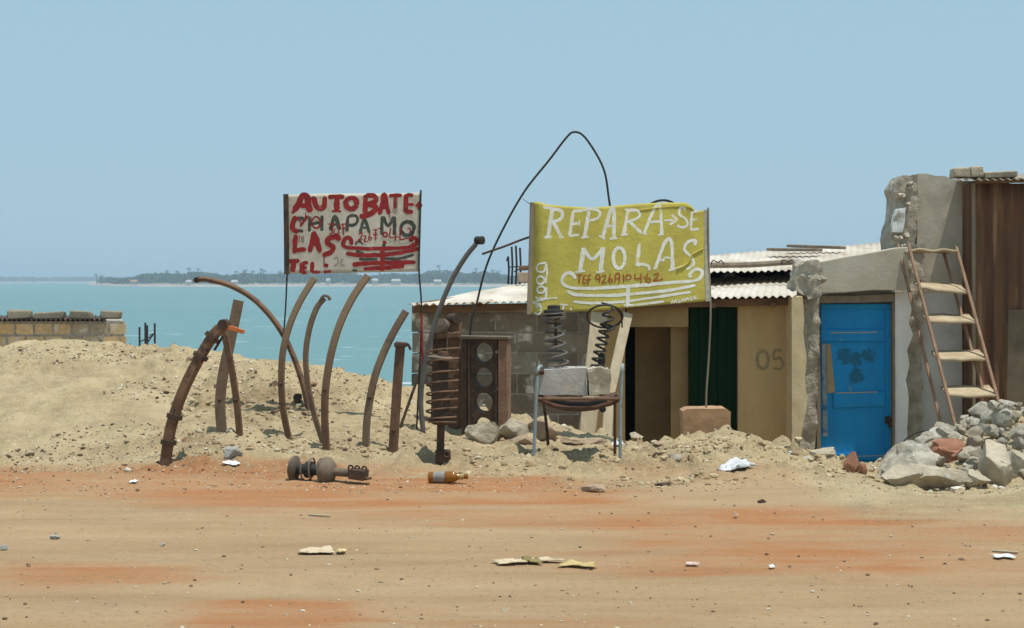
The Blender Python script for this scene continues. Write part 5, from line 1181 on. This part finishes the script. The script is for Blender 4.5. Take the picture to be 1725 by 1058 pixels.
def litter():
    crumple(1241, 792, 34, 30, 'plastic_bag', M('thin_white_plastic', (.62, .62, .62), (.5, .5, .52), 10, .5, .3, 40), 'crumpled white plastic bag on the slope below the reddish block', 'bag', 3, dep=.22, ang=-.9)
    crumple(863, 951, 48, 11, 'rag', PAPER, 'pale left end of a torn rag strip in the middle of the road', 'rag', 4, dep=.07, ang=.2)
    crumple(892, 948, 34, 14, 'rag', OLIVE, 'olive crumpled rag in the middle of the long road strip', 'rag', 5, dep=.1)
    crumple(925, 948, 56, 9, 'rag', PAPER, 'yellowish twisted strip right of the olive rag on the road', 'rag', 6, dep=.04, ang=-.08)
    crumple(972, 955, 56, 10, 'rag', M('yellow_rag', (.50, .39, .18), (.40, .29, .12), 14), 'flat yellowish rag end, rightmost of the strip on the road', 'rag', 7, dep=.07, ang=-.2)
    crumple(535, 932, 55, 13, 'paper_scrap', PAPER, 'pale torn paper lying on the road below the lying strut', 'paper', 8, dep=.12)
    crumple(574, 934, 14, 9, 'paper_scrap', M('yellow_paper', (.66, .55, .28), None, 14), 'small yellow scrap at the right tip of the torn paper', 'paper', 9, dep=.06)
    crumple(391, 781, 24, 7, 'paper_scrap', PLASTICW, 'white curled paper strip just below the smooth grey stone', 'paper', 10, dep=.06, ang=-.4)
    crumple(224, 814, 12, 7, 'paper_scrap', PLASTICW, 'white scrap on the red soil left of the clamped spring pack', 'paper', 11, dep=.05)
    crumple(1692, 940, 34, 7, 'paper_scrap', PLASTICW, 'white paper with red edge on the road near the right frame edge', 'paper', 12, dep=.08)
    crumple(1166, 954, 20, 5, 'paper_scrap', M('pink_paper', (.72, .55, .5), None, 14), 'pinkish scrap on the red soil band of the road', 'paper', 13, dep=.04)
    crumple(1300, 958, 10, 6, 'paper_scrap', PLASTICW, 'tiny white scrap on the road right of the pinkish scrap', 'paper', 14, dep=.04)
    rock_at(1333, 766, 12, 6, 'plaster_shard', PLASTICW, 'white shard on the sand below the end of the beige wall', 'shard', None, 15)
    crumple(1040, 750, 18, 12, 'plastic_bag', M('blue_white_plastic', (.62, .66, .74), (.72, .70, .66), 12), 'small bluish plastic scrap beside the right front chair leg', 'bag', 16, dep=.08)
    crumple(1240, 872, 6, 12, 'paper_scrap', PAPER, 'tiny curled pale scrap on the road below the plastic bag', 'paper', 17, dep=.03)
    for (a, b), lab in zip([((520, 869), (556, 872)), ((1672, 930), (1715, 934))], ['short pale stick on the road below the lying strut', 'thin pale stick on the road at the right edge']):
        A, B = hit(*a), hit(*b); mb = MB(); mb.tube([A + Vector((0, 0, .006)), B + Vector((0, 0, .008))], .005, 6)
        tag(mb.build('stick', PALEWOOD), lab, 'stick', 'sticks lying on the road')
litter()

def pebbles():
    rnd = random.Random(77); mb = MB()
    ico = bmesh.new(); bmesh.ops.create_icosphere(ico, subdivisions=1, radius=1); ico.verts.index_update()
    IV = [v.co.copy() for v in ico.verts]; IF = [[v.index for v in f.verts] for f in ico.faces]
    xs, ys, ss = [], [], []
    while len(xs) < 9500:
        u = rnd.uniform(-60, 1790); q = rnd.random()
        if q > .62: u = rnd.uniform(-60, 760)
        if q < .06: Y = 3120 / rnd.uniform(340, 590)
        elif q < .28: Y = rnd.uniform(8.7, 10.4)
        else: Y = rnd.uniform(9.6, 13.6)
        x = (u - CX) / F * Y
        if Y > 9.4 and float(vnoise(x * 1.8, Y * 1.8, 5)) < .38: continue
        s = rnd.choice([.003, .004, .005, .006, .008, .011]) * rnd.uniform(.7, 1.5) * (1.0 if Y > 10 else .68)
        if Y > 9.6 and rnd.random() < .05: s *= 2.3
        xs.append(x); ys.append(Y); ss.append(s)
    zs = terrain(np.array(xs), np.array(ys)); rub = lambda x, y: CX + x / y * F > 1470 and y > 9.5
    pal = [(.30, .20, .12), (.42, .33, .21), (.50, .42, .29), (.20, .13, .085), (.36, .27, .17), (.60, .55, .45), (.14, .09, .06)]
    for x, y, z, s in zip(xs, ys, zs, ss):
        c = rnd.choice(pal); s = s * 1.9 if rub(x, y) else s
        if rub(x, y): c = rnd.choice([(.5, .46, .38), (.62, .58, .5), (.38, .33, .26), (.33, .16, .09)])
        a = rnd.uniform(0, 6.28); ca, sa = math.cos(a), math.sin(a); e = (rnd.uniform(.8, 1.5), rnd.uniform(.6, 1.1), rnd.uniform(.45, .8))
        jit = [rnd.uniform(.75, 1.2) for _ in IV]
        mb.add([(x + s * j * (v.x * e[0] * ca - v.y * e[1] * sa), y + s * j * (v.x * e[0] * sa + v.y * e[1] * ca), z + s * (.25 + j * v.z * e[2])) for v, j in zip(IV, jit)], IF, c)
    big = bmesh.new(); bmesh.ops.create_icosphere(big, subdivisions=2, radius=1); big.verts.index_update()
    BV = [v.co.copy() for v in big.verts]; BF = [[v.index for v in f.verts] for f in big.faces]
    cx_, cy_, cs_ = [], [], []
    while len(cx_) < 900:
        q = rnd.random()
        u, Y = (rnd.gauss(1230, 130), rnd.uniform(8.9, 11.1)) if q < .5 else ((rnd.uniform(300, 780), rnd.uniform(10.2, 12)) if q < .72 else (rnd.uniform(780, 1460), rnd.uniform(9.3, 11.6)))
        if Y > 11.2 and u > 800: continue
        x = (u - CX) / F * Y
        if float(vnoise(x * 2.6, Y * 2.6, 15)) < .46: continue
        cx_.append(x); cy_.append(Y); cs_.append(rnd.choice([.008, .011, .014, .02]) * rnd.uniform(.8, 1.4))
    for x, y, z, sz in zip(cx_, cy_, terrain(np.array(cx_), np.array(cy_)), cs_):
        c = rnd.choice([(.46, .36, .21), (.40, .30, .17), (.52, .42, .26), (.33, .235, .13), (.36, .25, .14)]); e = (rnd.uniform(.8, 1.4), rnd.uniform(.7, 1.2), rnd.uniform(.55, .95)); of = Vector((x * 9, y * 9, 0))
        vs = []
        for v in BV:
            k = 1 + .55 * mnoise.noise(v * 1.3 + of) + .25 * mnoise.noise(v * 3.5 + of); vs.append((x + sz * k * v.x * e[0], y + sz * k * v.y * e[1], z + sz * (.15 + k * v.z * e[2])))
        mb.add(vs, BF, c)
    big.free()
    m = M('pebble_mix', (1, 1, 1), (.8, .8, .8), 30, .95, 0, attr='tint')
    kind(mb.build('pebbles', m, origin=(0, 0, 0), smooth=50), 'stuff')
pebbles()

# ------------------------------------------------------------------ haze
def haze():
    mb = MB(); mb.box((0, 2450, 11.5), (11000, 5000, 37))
    m = bpy.data.materials.new('sea_haze'); m.use_nodes = True; n = m.node_tree.nodes; n.clear()
    v = n.new('ShaderNodeVolumePrincipled'); v.inputs['Color'].default_value = (.66, .86, 1.0, 1); v.inputs['Density'].default_value = .0004; v.inputs['Anisotropy'].default_value = .0
    o = n.new('ShaderNodeOutputMaterial'); m.node_tree.links.new(v.outputs[0], o.inputs['Volume'])
    kind(mb.build('haze', m, origin=(0, 0, 0), smooth=0), 'stuff')
haze()
